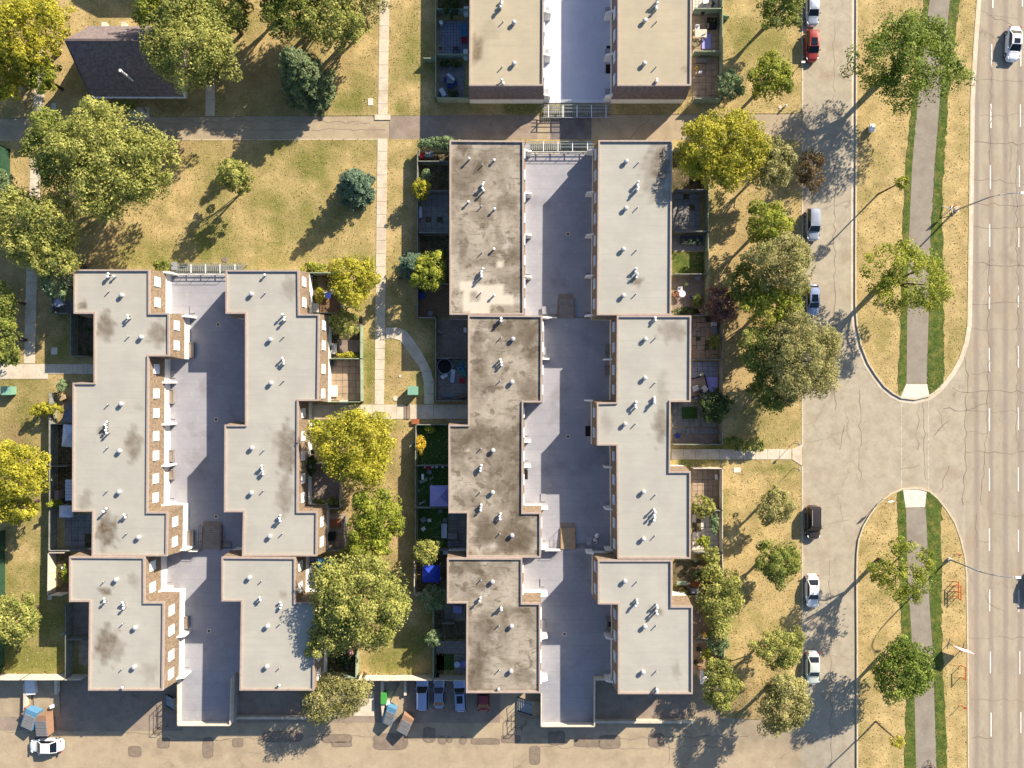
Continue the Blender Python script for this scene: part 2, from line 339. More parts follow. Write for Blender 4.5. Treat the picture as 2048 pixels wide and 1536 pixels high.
REG = [  # name, polygons, material, dz
 ('watered_grass', [STRIP[0], STRIP[1], STRIP[2], STRIP[3]], 'watered_grass', 0.03),
 ('cycle_trail', [TRAIL_N, TRAIL_S], 'trail_asphalt', 0.02),
 ('ramp_apron', [APRON_N, APRON_S], 'new_concrete', 0.03),
 ('median_lawn', [MED_N, MED_S], 'dry_grass', 0.0),
 ('main_road', [MAINROAD], 'main_road_concrete', -0.13),
 ('street', [STREET], 'street_concrete', -0.13),
 ('lane_patch', [PATCH_N1], 'lane_grey', -0.02),
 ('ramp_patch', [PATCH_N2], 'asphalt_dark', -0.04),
 ('parking_pavement', [PATCH_S1, PATCH_S2], 'lane_grey', -0.05),
 ('north_lane', [LANE_N], 'lane_tan', -0.05),
 ('south_lane', [LANE_S], 'lane_tan', -0.06)]
def wq(p): return ((p[0]-1024)/14.2, -(p[1]-768)/14.2)
verts = []; edges = []
for nme, pls, _, _ in REG:
    for pl in pls:
        q = [wq(p) for p in pl]; n = len(verts)
        # fine splits keep the edges slightly uneven where grass meets paving
        pts = []
        for i in range(len(q)):
            a, b = q[i], q[(i+1) % len(q)]; d = math.hypot(b[0]-a[0], b[1]-a[1]); k = max(1, min(60, int(d/1.0)))
            for j in range(k):
                t = j/k; jx = random.uniform(-.17, .17) if (nme == 'watered_grass' and j) else 0
                pts.append((a[0]+(b[0]-a[0])*t+jx, a[1]+(b[1]-a[1])*t))
        verts += [Vector(p) for p in pts]; m = len(pts); edges += [(n+i, n+(i+1) % m) for i in range(m)]
gx = np.arange(-76, 77, 1.0); gy = np.arange(-58, 59, 1.0)
gxx, gyy = np.meshgrid(gx, gy); gxx = gxx.ravel()+rng.uniform(-.3,.3,gxx.size); gyy = gyy.ravel()+rng.uniform(-.3,.3,gyy.size)
verts += [Vector((a, b)) for a, b in zip(gxx, gyy)]
for py in (1350, 1351.5, 1356, 1357.5):
    verts += [Vector(wq((px, py))) for px in range(-60, 1440, 14)]
for R in (90, 130, 200, 350, 700, 1500):
    for k in range(28): a = k*2*math.pi/28; verts.append(Vector((R*math.cos(a)*1.15, R*math.sin(a))))
cv, ce, cf, _, _, _ = delaunay_2d_cdt(verts, edges, [], 0, 1e-4)
V2 = np.array([(p.x, p.y) for p in cv]); FA = np.array([f for f in cf if len(f) == 3])
cen = V2[FA].mean(1)
reg = np.full(len(FA), -1)
for i, (nme, pls, _, _) in enumerate(REG):
    for pl in pls:
        q = [wq(p) for p in pl]; reg[(reg < 0) & inpoly(cen[:,0], cen[:,1], q)] = i
vpx = 1024+V2[:,0]*14.2; vpy = 768-V2[:,1]*14.2
# greener and barer parts of the lawns: px, py, rx, ry, strength
GREEN = [(600,330,90,40,.5),(560,400,140,60,.45),(420,500,160,60,.45),(640,430,60,60,.5),(700,200,40,30,.5),(820,110,40,60,.6),(700,220,60,20,.6),(640,285,120,10,.5),(560,520,180,20,.4),
 (800,220,30,20,.5),(60,900,60,200,.35),(60,1320,120,60,.9),(40,830,60,60,.6),(100,1230,90,120,.6),(820,1300,60,60,.7),(750,700,30,60,.6),(770,1320,50,30,.6),(740,740,14,90,.8),(795,560,30,80,.3),
 (1440,900,40,20,.8),(1540,850,60,50,.55),(1500,60,50,60,.5),(1560,100,40,60,.3),(1560,880,40,30,.5),(870,720,30,70,.5),(860,260,100,30,.4),(120,680,60,60,.4),(500,60,40,60,.2),(1080,215,120,16,.7),(860,900,30,300,.35),
 (770,900,25,40,.5),(560,180,200,60,.25),(30,780,60,60,.6),(1540,935,70,10,.7),(1440,1000,14,60,.5),(870,1150,30,200,.35),(1370,920,60,20,.7)]
BARE = [(1500,640,60,130,.5),(1480,480,60,80,.35),(400,250,200,60,.25),(790,740,25,50,.45),(800,1060,30,120,.35),(800,960,20,60,.5),(30,640,70,200,.4),(1460,760,40,60,.4),(520,150,120,60,.35),(30,880,25,50,.7),(1510,1400,60,60,.35),
 (100,130,80,80,.3),(1850,1300,50,30,.15),(1560,560,40,90,.4),(700,1100,70,200,.4)]
ga = np.zeros(len(V2)); ba = np.zeros(len(V2))
for x, y, rx, ry, s in GREEN: ga = np.maximum(ga, s*np.exp(-(((vpx-x)/rx)**2+((vpy-y)/ry)**2)))
for x, y, rx, ry, s in BARE: ba = np.maximum(ba, s*np.exp(-(((vpx-x)/rx)**2+((vpy-y)/ry)**2)))
ga = np.where((vpx > 1715), ga*.2, ga); ga += np.where(vpx < 1000, .06, 0.0)
def region_obj(name, sel, dz, m, parent=None):
    f = FA[sel]; u, inv = np.unique(f, return_inverse=True); f2 = inv.reshape(f.shape)
    xy = V2[u]; z = T(xy[:,0], xy[:,1])+dz
    me = bpy.data.meshes.new(name); me.from_pydata(np.column_stack([xy, z]).tolist(), [], f2.tolist()); me.update()
    for an, arr in (('green', ga), ('bare', ba)):
        at = me.attributes.new(an, 'FLOAT', 'POINT'); at.data.foreach_set('value', arr[u].astype(np.float32))
    me.materials.append(MATS[m]); o = bpy.data.objects.new(name, me); COL.objects.link(o)
    bm = bmesh.new(); bm.from_mesh(me)
    for fc in bm.faces:
        if fc.normal.z < 0: fc.normal_flip()
    bm.to_mesh(me); bm.free()
    return o
tag(region_obj('ground', reg == -1, 0.0, 'dry_grass'), kind='structure')
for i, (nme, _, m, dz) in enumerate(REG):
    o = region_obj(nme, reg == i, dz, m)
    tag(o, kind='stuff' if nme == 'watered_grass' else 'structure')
    if nme == 'watered_grass': tag(o, 'strips of watered bright green grass along both sides of the cycle trail', 'grass')
# ---- kerbs
def ribbon(pts, w, z0, z1, closed=False, side=1):
    q = [Vector(wq(p)) for p in pts]; n = len(q); out = []
    for i in range(n):
        a = q[(i-1) % n] if (i > 0 or closed) else q[i]; b = q[(i+1) % n] if (i < n-1 or closed) else q[i]
        d = (b-a).normalized(); nn = Vector((-d.y, d.x))*side; out.append(q[i]+nn*w)
    mb = MB(); k = n if closed else n-1
    for i in range(k):
        j = (i+1) % n; a, b, a2, b2 = q[i], q[j], out[i], out[j]
        za, zb = float(T(a.x, a.y)), float(T(b.x, b.y)); s = len(mb.v)
        mb.v += [(a.x,a.y,za+z0),(b.x,b.y,zb+z0),(b2.x,b2.y,zb+z0),(a2.x,a2.y,za+z0),(a.x,a.y,za+z1),(b.x,b.y,zb+z1),(b2.x,b2.y,zb+z1),(a2.x,a2.y,za+z1)]
        mb.f += [(s,s+3,s+2,s+1),(s+4,s+5,s+6,s+7),(s,s+1,s+5,s+4),(s+1,s+2,s+6,s+5),(s+2,s+3,s+7,s+6),(s+3,s,s+4,s+7)]
    return mb
for nme, pl, sd in (('kerb', MED_N, 1), ('kerb', MED_S, 1)):
    q = [p for p in pl]
    tag(ribbon(q, .2, -.25, .045, side=sd).build('kerb', 'kerb'), kind='structure')
    tag(ribbon(q, .55, -.20, -.118, side=-sd).build('gutter', 'path_concrete'), kind='structure')
tag(ribbon([(1606,-400),(1606,222)], .2, -.25, .03, side=-1).build('kerb', 'kerb'), kind='structure')
tag(ribbon([(1606,287),(1606,600),(1606,893)], .2, -.25, .03, side=-1).build('kerb', 'kerb'), kind='structure')
tag(ribbon([(1606,933),(1606,1200),(1606,1380),(1602,1420),(1590,1441),(1540,1443),(1445,1443)], .2, -.25, .03, side=-1).build('kerb', 'kerb'), kind='structure')
tag(ribbon([(-400,279),(300,279),(775,278)], .12, -.2, .02, side=-1).build('kerb', 'kerb'), kind='structure')
# ---- painted lines, cracks and patches: sheets a few mm above the paving
def sheet(polys, m, name, dz, base):
    mb = MB()
    for pl in polys:
        mb.poly([(*wq(p), float(T(*wq(p)))+base+dz) for p in pl][::-1])
    return mb.build(name, m)
def dash(x, y0, y1, w=2.1): return [(x-w/2,y0),(x+w/2,y0),(x+w/2,y1),(x-w/2,y1)]
ds = [dash(1987,-30,15),dash(1984.5,87,133),dash(1983,207,255),dash(1982,330,377),dash(1980.5,448,493),dash(1980,572,617),dash(1980,696,743),dash(1980,817,862),dash(1980,937,982),dash(1980,1057,1102),dash(1980.5,1180,1223),dash(1982,1304,1347),dash(1983.5,1426,1474)]
ds += [dash(x+ (57 if True else 0), y0, y1, 1.7) for x, y0, y1 in ((1989,-30,12),(1986,87,132),(1985,208,253),(1983,331,373),(1982,454,494),(1981,571,615),(1981,692,737),(1981,815,860),(1981,935,983),(1981,1060,1104),(1982,1180,1225),(1984,1303,1349),(1986,1425,1467))]
root = empty('lane_marking', (0,0,0)); tag(root, kind='structure')
for d in ds: sheet([d], 'road_paint', 'dash', .006, -.13).parent = root
root = empty('crosswalk_line', (0,0,0)); tag(root, kind='structure')
sheet([dash(1804,802,978,1.6)], 'crosswalk_paint', 'line', .006, -.13).parent = root
sheet([dash(1858,797,985,1.4)], 'crosswalk_paint', 'line', .006, -.13).parent = root
def crackline(pts, w=.05, jit=.25):
    out = []; q = [Vector(wq(p)) for p in pts]
    for a, b in zip(q, q[1:]):
        k = max(1, int((b-a).length/.8)); n = Vector((-(b-a).y, (b-a).x)).normalized()
        for i in range(k):
            out.append(a+(b-a)*i/k+n*random.uniform(-jit, jit)*(1 if i else 0))
    out.append(q[-1]); return out
CR = [[(1225+715,10),(2048,60)],[(1975,30),(2040,38)],[(1945,158),(2048,162)],[(1960,232),(2048,228)],[(1945,282),(2060,288)],[(1942,355),(2060,368)],[(1941,405),(2060,412)],[(1941,455),(2060,452)],[(1945,525),(2060,535)],
 [(1938,607),(2048,606)],[(1940,658),(2048,658)],[(1945,748),(1980,743)],[(1905,775),(1935,785),(1978,782),(2060,785)],[(1888,818),(1935,820),(1978,807)],[(1930,820),(2060,824)],[(1932,865),(1978,866)],[(1932,904),(2060,906)],[(1978,500),(1979,740),(1975,840),(1972,900),(1964,1010)],
 [(1930,712),(1938,750),(1932,830),(1932,905),(1928,1010)],[(1984,100),(1982,330)],[(2036,300),(2036,900)],[(1945,1086),(1985,1082)],[(1955,1030),(1955,1095)],[(1985,1028),(2060,1032)],[(1934,1275),(2060,1277)],[(1938,1400),(2060,1403)],[(1945,1477),(1985,1478)],[(1972,1190),(1980,1208),(2010,1222)],
 [(1876,818),(1890,860),(1878,862)],[(1720,780),(1722,960)],[(1669,40),(1669,220)],[(1670,300),(1670,700),(1672,820)],[(1660,1120),(1664,1540)],[(1700,860),(1640,880),(1612,884)],[(1690,850),(1680,900)],[(1838,800),(1836,900)],[(1853,960),(1848,800)],[(1840,930),(1800,940)],[(1870,870),(1900,840)],[(1880,985),(1900,930)],
 [(1500,1478),(1370,1480),(1240,1484),(1080,1480)],[(0,1470),(120,1466),(250,1472),(340,1480),(480,1490)],[(330,1490),(480,1484),(700,1478),(900,1480)],[(1080,1500),(1240,1503),(1440,1500)],[(1335,1440),(1340,1536)],[(770,1452),(790,1448),(860,1452)],[(1609,1060),(1700,1040)],[(1640,1310),(1712,1320)],
 [(1240,300),(1300,236)],[(300,246),(560,240),(740,246)],[(330,262),(600,258),(770,260)]]
mb = MB()
for cl in CR:
    base = -.13 if cl[0][0] > 1606 else (-.05 if cl[0][1] < 400 else -.05)
    pts = crackline(cl); w0 = random.uniform(.025, .07)
    prev = None
    for i, p in enumerate(pts):
        d = (pts[min(i+1, len(pts)-1)]-pts[max(i-1, 0)]); d = d.normalized() if d.length > 0 else Vector((1, 0)); n = Vector((-d.y, d.x))*w0*random.uniform(.3, 1)
        z = float(T(p.x, p.y))+base+.008
        cur = ((p.x+n.x, p.y+n.y, z), (p.x-n.x, p.y-n.y, z))
        if prev: s = len(mb.v); mb.v += [prev[0], prev[1], cur[1], cur[0]]; mb.f.append((s, s+1, s+2, s+3))
        prev = cur
tag(mb.build('pavement_crack', 'crack'), 'dark thin cracks wandering across the concrete roads and lanes', 'cracks', kind='stuff')
PT = [(745,1475,812,1506),(845,1462,868,1491),(875,1480,892,1495),(893,1481,903,1492),(918,1480,932,1495),(942,1484,998,1495),(1003,1478,1040,1492),(308,1483,332,1503),(400,1482,420,1522),(300,1464,318,1476),(640,1476,700,1492),(660,1490,700,1500),
 (1200,1478,1242,1504),(1098,1470,1130,1496),(1150,1486,1200,1500),(520,1470,600,1490),(250,1500,275,1520),(1300,1474,1330,1500),(1060,1500,1080,1536),(460,1484,480,1500)]
for k, (x0, y0, x1, y1) in enumerate(PT):
    def blob(g, sd):
        r = random.Random(sd); cx, cy, rx, ry = (x0+x1)/2, (y0+y1)/2, (x1-x0)/2+g, (y1-y0)/2+g; o = []
        ex = 2 if (x1-x0) < 18 else 5
        for i in range(24):
            a = 2*math.pi*i/24; ca, sa = math.cos(a), math.sin(a)
            q = 1/((abs(ca)**ex+abs(sa)**ex)**(1/ex)); q *= 1+r.uniform(-.05, .05); o.append((cx+ca*q*rx, cy+sa*q*ry))
        return o
    b0 = -.06 if (y0 > 1470) else -.05
    a = sheet([blob(1.2, k)], 'asphalt_seal', 'lane_repair', .012, b0); b = sheet([blob(-.4, k)], 'asphalt_patch', 'patch_surface', .017, b0); b.parent = a
    tag(a, kind='structure')
# ---------------------------------------------------------------- concrete paths made of slabs
SLABM = {}
def path(name, quads, m='path_concrete', top=.05, gap=.025):
    root = empty(name, (0,0,0)); tag(root, kind='structure')
    for q in quads:
        p = [Vector(wq(a)) for a in q]; cx = sum((a for a in p), Vector((0,0)))/len(p)
        pp = [cx+(a-cx)*(1-gap/max((a-cx).length, .1)) for a in p]
        z = top+random.uniform(-.008, .008); mb = MB(); mb.prism([(a.x-cx.x, a.y-cx.y) for a in pp][::-1], -.1, z)
        o = mb.build('slab', m, root, loc=(cx.x, cx.y, 0))
    return root
def lerp(a, b, t): return a+(b-a)*t
def strip_quads(L_, R_, ys):
    """quads between two polylines x(y)"""
    fl = lambda y: float(np.interp(y, [p[1] for p in L_], [p[0] for p in L_])); fr = lambda y: float(np.interp(y, [p[1] for p in R_], [p[0] for p in R_]))
    return [[(fl(a),a),(fr(a),a),(fr(b),b),(fl(b),b)] for a, b in zip(ys, ys[1:])]
path('footpath', strip_quads([(760,-100),(759,0),(756,230)], [(780,-100),(779,0),(775,230)], [-100,-80,-60,-40,-20,0,26,52,78,104,130,156,182,208,229])+[[(749,229),(781,229),(781,240),(749,240)]])
path('footpath', strip_quads([(755,277),(752,512),(750,700),(749,809)], [(775,277),(772,512),(770,700),(768,809)], [277,303,322,350,376,403,429,455,481,507,533,559,585,606,628,650,672,697,719,739,759,780,809]))
path('footpath', [[(a,809),(b,809),(b,838),(a,838)] for a, b in zip([622,646,670,694,720,745,770,793,813],[646,670,694,720,745,770,793,813])] if False else
     [[(a,809),(b,809),(b,838),(a,838)] for a, b in zip([622,646,670,694,720,745,770,793,820,842,867,890,914],[646,670,694,720,745,770,793,808,842,867,890,914,937])])
ou = [(771,655),(795,655),(812,661),(826,678),(842,702),(853,722),(863,742),(868,765),(868,787),(868,808)]
inn = [(771,677),(787,677),(800,681),(811,696),(822,712),(835,729),(843,745),(847,762),(848,787),(848,808)]
path('footpath', [[inn[i],ou[i],ou[i+1],inn[i+1]] for i in range(len(ou)-1)])
path('footpath', [[(a,728),(b,728),(b,758 if b < 100 else 748),(a,758 if b < 100 else 748)] for a, b in zip([-60,-30,0,26,48,72,96,122,146,168],[-30,0,26,48,72,96,122,146,168,190])])
path('footpath', strip_quads([(68,100),(68,232)], [(88,100),(88,232)], [100,126,152,178,204,232])+strip_quads([(63,280),(57,420),(53,542),(48,727)], [(83,280),(79,420),(75,542),(70,727)], [280,306,332,358,384,410,436,462,488,514,540,566,592,618,644,670,696,727]))
path('footpath', [[(a,898),(b,898),(b,919),(a,919)] for a, b in zip(range(1343,1580,24), range(1367,1600,24))]+[[(1584,898),(1604,889),(1604,932),(1584,919)]])
path('footpath', [[(411,170),(430,170),(430,200),(411,200)],[(411,200),(430,200),(430,232),(411,232)]])
path('entry_pad', [[(258,214),(299,214),(299,238),(258,238)]])
path('path_step', [[(808.5,809),(813,809),(813,838),(808.5,838)],[(814,809),(819.5,809),(819.5,838),(814,838)]], 'brown_slab', .12)
for k, (x, y, rx, ry, lb) in enumerate([(688,802,9,6,'small pale concrete pad lying beside the footpath at the lit patio'),(741,204,5,7,'white concrete pad in the grass west of the footpath near the north lane'),(109,702,6,7,'pale square pad in the shaded grass west of the buildings'),
    (108,213,4.5,7,'small white pad in the grass next to the gable roofed house'),(1474,940,7,5,'white square pad alone on the east lawn south of the path'),(100,1193,4,6.5,'grey pad on the shaded west lawn by the long fence')]):
    x0, y0 = wq((x-rx, y+ry)); x1, y1 = wq((x+rx, y-ry)); o = MB().box(x0, y0, -.05, x1, y1, .07).build('utility_pad', 'new_concrete'); tag(o, lb, 'concrete pad')
for x, y, r, lb in [(450,519,6,'round brown manhole cover in the north lawn'),(791,797,5,'round pale manhole lid in the island lawn by the steps'),(800,752,3,'small round cap in the dry island lawn'),(1560,214,3.5,'small pale drain lid by the street kerb')]:
    a = wq((x, y)); o = MB().tube([(a[0],a[1],-.05),(a[0],a[1],.06)], r/14.2, 20).build('manhole_cover', 'asphalt_patch' if x == 450 else 'path_concrete'); tag(o, lb, 'manhole')
# ---------------------------------------------------------------- podium decks
def deck(name, pts, z, m='deck_membrane', zb=-1.6):
    q = [P(a, b, z) for a, b in pts]
    o = MB().prism([(v.x, v.y) for v in q][::-1], zb, z).build(name, m); tag(o, kind='structure'); return o
ZL1, ZL2, ZR1, ZR2, ZR3, ZT = 0.12, 0.45, 0.08, 0.35, 0.65, 0.08
dA1 = deck('courtyard_deck', [(262,550),(520,550),(520,1096),(262,1096)], ZL1)
dA2 = deck('courtyard_deck', [(262,1097),(520,1097),(520,1345),(471,1345),(468,1446),(360,1446),(360,1352),(262,1352)], ZL2)
dC1 = deck('courtyard_deck', [(990,308),(1260,308),(1260,635),(990,635)], ZR1)
dC2 = deck('courtyard_deck', [(1010,636),(1260,636),(1260,1097),(1010,1097)], ZR2)
dC3 = deck('courtyard_deck', [(1010,1098),(1260,1098),(1260,1352),(1189,1352),(1188,1448),(1081,1448),(1081,1352),(1010,1352)], ZR3)
dT = deck('courtyard_deck', [(1060,-200),(1260,-200),(1260,206),(1060,206)], ZT, 'deck_pale')
for dk, z, pts in ((dA1, ZL1, [(436,649),(432,839),(432,1033)]), (dA2, ZL2, [(418,1262)]), (dC1, ZR1, [(1136,468)]), (dC2, ZR2, [(1136,873)]), (dC3, ZR3, [(1129,1268)])):
    for x, y in pts:
        q = P(x, y, z); o = MB().box(-.28,-.28,.0,.28,.28,.012).build('drain', 'path_concrete', dk, loc=(q.x, q.y, z)); MB().box(-.14,-.14,.012,.14,.14,.02).build('drain_grate', 'black', o)
# ---------------------------------------------------------------- flat roofed buildings
def off(poly, d):
    """offset a rectilinear ccw/cw polygon outwards by d"""
    n = len(poly); A = sum(poly[i][0]*poly[(i+1) % n][1]-poly[(i+1) % n][0]*poly[i][1] for i in range(n)); sg = 1 if A > 0 else -1
    ds_ = d if isinstance(d, (list, tuple)) else [d]*n; out = []
    for i in range(n):
        p0, p1, p2 = Vector(poly[i-1]), Vector(poly[i]), Vector(poly[(i+1) % n])
        e1 = (p1-p0).normalized(); e2 = (p2-p1).normalized(); n1 = Vector((e1.y, -e1.x))*sg; n2 = Vector((e2.y, -e2.x))*sg
        a, b = ds_[i-1], ds_[i]; cr = e1.x*e2.y-e1.y*e2.x
        if abs(cr) < 1e-4: out.append(p1+n1*a)
        else:
            q1 = p1+n1*a; q2 = p1+n2*b; t = ((q2.x-q1.x)*e2.y-(q2.y-q1.y)*e2.x)/cr; out.append(q1+e1*t)
    return [(p.x, p.y) for p in out]
def loft(mb, A, B, za, zb, skip=()):
    n = len(A); s = len(mb.v); mb.v += [(*p, za) for p in A]+[(*p, zb) for p in B]
    for i in range(n):
        if i in skip: continue
        j = (i+1) % n; mb.f.append((s+i, s+j, s+n+j, s+n+i))
def vent_me():
    m = MB(); m.tube([(0,0,0),(0,0,.42)], .2, 12); m.tube([(0,0,.42),(0,0,.5),(0,0,.68),(0,0,.8)], [.36,.4,.3,.1], 14); m.box(-.34,-.34,-.02,.34,.34,.03); return m
PROTO = {}
def proto(name, mb, m, smooth=False):
    o = mb.build(name, m, smooth=smooth); PROTO[name] = o.data; bpy.data.objects.remove(o); return PROTO[name]
proto('roof_vent', MB().tube([(0,0,0),(0,0,.34)], .24, 12), 'white_metal', True)
proto('vent_cap', MB().tube([(0,0,0),(0,0,.05),(0,0,.18),(0,0,.24)], [.30,.32,.28,.14], 14), 'steel_grey', True)
proto('vent_pipe', MB().tube([(0,0,-.02),(0,0,.5)], .075, 8), 'galvanised', True)
proto('flue', MB().tube([(0,0,-.02),(0,0,.62)], .12, 8), 'galvanised', True)
proto('flue_cap', MB().tube([(0,0,0),(0,0,.16)], [.2,.13], 10), 'white_metal', True)
def win_mesh(wd, ht, dp):
    f = MB(); t = .09
    f.box(-wd/2, -dp, 0, wd/2, .12, t); f.box(-wd/2, -dp, ht-t, wd/2, .12, ht); f.box(-wd/2, -dp, t, -wd/2+t, .12, ht-t); f.box(wd/2-t, -dp, t, wd/2, .12, ht-t); f.box(-.03, -.02, t, .03, .10, ht-t)
    return f
proto('window', win_mesh(1.3, 1.35, .16), 'white_metal'); proto('window_glass', MB().box(-.565,-.12,.09,.565,-.06,1.26), 'window_pane')
def fin_mesh():
    m = MB(); s = len(m.v); m.v += [(0,-.11,0),(0,.11,0),(.95,.11,0),(.95,-.11,0),(0,-.11,2.5),(0,.11,2.5),(.95,.11,2.0),(.95,-.11,2.0)]
    m.f += [(0,1,2,3),(4,7,6,5),(0,4,5,1),(2,6,7,3),(1,5,6,2),(3,7,4,0)]; return m
proto('entry_screen', fin_mesh(), 'white_siding'); proto('door_step', MB().box(0,-.55,0,.75,.55,.13), 'deck_membrane')
def building(label, poly, zr, zd, zg, roofm, stains=(), patches=(), mans=True, drop=3.7, flat=(), win_e=(), win_w=(), fin_e=(), fin_w=(), vents=(), pipes=(), flues=(), doors=True, shingle='mansard_shingle', group='flat roofed townhouse blocks'):
    root = empty('townhouse_block', (0,0,0)); tag(root, label, 'building', group)
    w_ = [P(a, b, zr) for a, b in poly]; W = [(v.x, v.y) for v in w_]
    n = len(W); A = sum(W[i][0]*W[(i+1) % n][1]-W[(i+1) % n][0]*W[i][1] for i in range(n))
    if A < 0: W = W[::-1]; flat = [(n-2-i) % n for i in flat]
    pin = off(W, -.17); top = zr+.24
    # membrane, tessellated so that stains can be painted per vertex
    bm = bmesh.new(); bm.faces.new([bm.verts.new((*p, zr)) for p in pin])
    xs = [p[0] for p in pin]; ys = [p[1] for p in pin]
    for ax, lo_, hi_ in ((0, min(xs), max(xs)), (1, min(ys), max(ys))):
        t = lo_+.45
        while t < hi_:
            co = (t, 0, 0) if ax == 0 else (0, t, 0); no = (1,0,0) if ax == 0 else (0,1,0)
            bmesh.ops.bisect_plane(bm, geom=bm.verts[:]+bm.edges[:]+bm.faces[:], plane_co=co, plane_no=no); t += .45
    me = bpy.data.meshes.new('roof_membrane'); bm.to_mesh(me); bm.free(); me.materials.append(MATS[roofm])
    co = np.zeros(len(me.vertices)*3); me.vertices.foreach_get('co', co); co = co.reshape(-1, 3)
    qx = 1024+co[:,0]*F/(H-zr); qy = 768-co[:,1]*F/(H-zr); st = np.zeros(len(co)); pt = np.zeros(len(co))
    for x, y, rx, ry, s in stains:
        d = ((qx-x)/rx)**2+((qy-y)/ry)**2; d *= 1+.35*np.sin(qx*.23+qy*.11)+.25*np.sin(qy*.31-qx*.17); st = np.maximum(st, min(1, s*1.25)*np.clip(1.35-d, 0, 1)**.8)
    for x0, y0, x1, y1 in patches: pt = np.where((qx > x0) & (qx < x1) & (qy > y0) & (qy < y1), .8, pt)
    for an, arr in (('stain', st), ('patch', pt)):
        at = me.attributes.new(an, 'FLOAT', 'POINT'); at.data.foreach_set('value', arr.astype(np.float32))
    o = bpy.data.objects.new('roof_membrane', me); COL.objects.link(o); o.parent = root
    cp = MB(); loft(cp, off(W, .05), off(W, .05), zr-.1, top); loft(cp, off(W, .05), pin, top, top); loft(cp, pin, pin, top, zr-.02); cp.build('coping', 'coping_pale' if mans else 'coping', root)
    dd = [.06 if i in flat else .30 for i in range(n)]; M = off(W, dd)
    mm = MB(); loft(mm, off(W, .02), M, zr-.08, zr-drop); loft(mm, M, off(W, 0.0), zr-drop, zr-drop); mm.build('mansard_roof', shingle, root)
    wl = MB(); M2 = off(W, [d-.06 for d in dd]); loft(wl, M2, M2, zr-drop+.02, zg); wl.build('wall', 'white_siding', root)
    xr = max(p[0] for p in W)
    def edge_x(y, side):
        """x of the facade at world y on the given side"""
        best = None
        for i in range(n):
            a, b = W[i], W[(i+1) % n]
            if abs(a[0]-b[0]) < .6 and min(a[1], b[1])+.3 < y < max(a[1], b[1])-.3:
                x = a[0]+(b[0]-a[0])*(y-a[1])/(b[1]-a[1]); best = x if best is None else (max(best, x) if side > 0 else min(best, x))
        return best
    for side, ws, fs in ((1, win_e, fin_e), (-1, win_w, fin_w)):
        for y0 in ws:
            yy = -(y0-768)/F*(H-(zr-1.7)); x = edge_x(yy, side)
            if x is None: continue
            o = inst('window', PROTO['window'], (x+side*.10, yy, zr-2.35), math.pi/2 if side > 0 else -math.pi/2, root); inst('pane', PROTO['window_glass'], (0,0,0), 0, o)
        for y0 in fs:
            yy = -(y0-768)/F*(H-zd-1.2); x = edge_x(yy, side)
            if x is None: x = edge_x(yy-.8, side)
            if x is None: x = edge_x(yy+.8, side)
            if x is None: continue
            inst('entry_screen', PROTO['entry_screen'], (x+side*.22, yy, zd), 0 if side > 0 else math.pi, root)
            if doors: inst('door_step', PROTO['door_step'], (x+side*.24, yy+1.2, zd), 0 if side > 0 else math.pi, root)
    for x, y in vents:
        q = P(x, y, zr+.4); o = inst('roof_vent', PROTO['roof_vent'], (q.x, q.y, zr), 0, root); inst('vent_cap', PROTO['vent_cap'], (0,0,.32), 0, o)
    for x, y in pipes:
        q = P(x, y, zr+.2); inst('vent_pipe', PROTO['vent_pipe'], (q.x, q.y, zr), 0, root)
    for x, y, k in flues:
        for i in range(k):
            q = P(x+random.uniform(-2, 2), y+(i-(k-1)/2)*5.5, zr+.4); o = inst('flue', PROTO['flue'], (q.x, q.y, zr), 0, root, (1,1,random.uniform(.6, 1.3))); inst('flue_cap', PROTO['flue_cap'], (0,0,.62), 0, o)
    return root
WA = [564,605,651,691,738,787,826,872,911,957,995,1043,1083]; WA2 = [1131,1174,1220,1260,1310,1347]
WD1 = [310,352,397,438,482,522,568,608]; WD2 = [654,695,740,779,825,865,912,959,999,1045,1087]; WD3 = [1133,1177,1226,1270,1312,1354]
ROOF = {}
ROOF['A1'] = building('long northern block at the far left with brown stained flat roof', [(150,540),(300,540),(300,627),(339,627),(339,712),(298,712),(296,1024),(336,1024),(335,1111),(186,1111),(187,1022),(147,1022),(148,766),(190,766),(190,627),(150,627)],
  5.65, ZL1, -.3, 'roof_pale', stains=[(210,650,16,26,.75),(318,668,22,22,.6),(268,890,16,32,.65),(172,1000,12,22,.4),(214,1062,20,34,.85),(166,610,9,8,.8),(205,862,12,8,.7),(277,815,8,6,.3)],
  win_e=WA, fin_e=[547,634,713,765,848,930,1008,1096], vents=[(242,590),(281,674),(241,808),(238,902),(237,984),(276,1075)], pipes=[(217,583),(257,673),(216,809),(215,895),(214,982),(253,1067)], flues=[(218,551,2),(228,553,1),(256,634,2),(214,855,5),(211,1020,2),(251,1032,2)], flat=(), group='western pair of townhouse blocks')
ROOF['A2'] = building('short southern townhouse block at the far left, its flat roof blotched with brown stains', [(141,1113),(290,1114),(290,1204),(329,1204),(327,1379),(179,1379),(181,1202),(141,1202)],
  5.95, ZL2, -1.2, 'roof_pale', stains=[(212,1290,22,36,.75),(232,1296,16,24,.45),(210,1182,12,9,.8),(268,1160,10,14,.35),(300,1345,16,20,.3)],
  win_e=WA2, fin_e=[1178,1268,1350], vents=[(231,1160),(269,1256),(267,1335)], pipes=[(208,1163),(246,1247),(245,1337)], flues=[(209,1200,2),(247,1210,3),(244,1374,1)], flat=(0,), group='western pair of townhouse blocks')
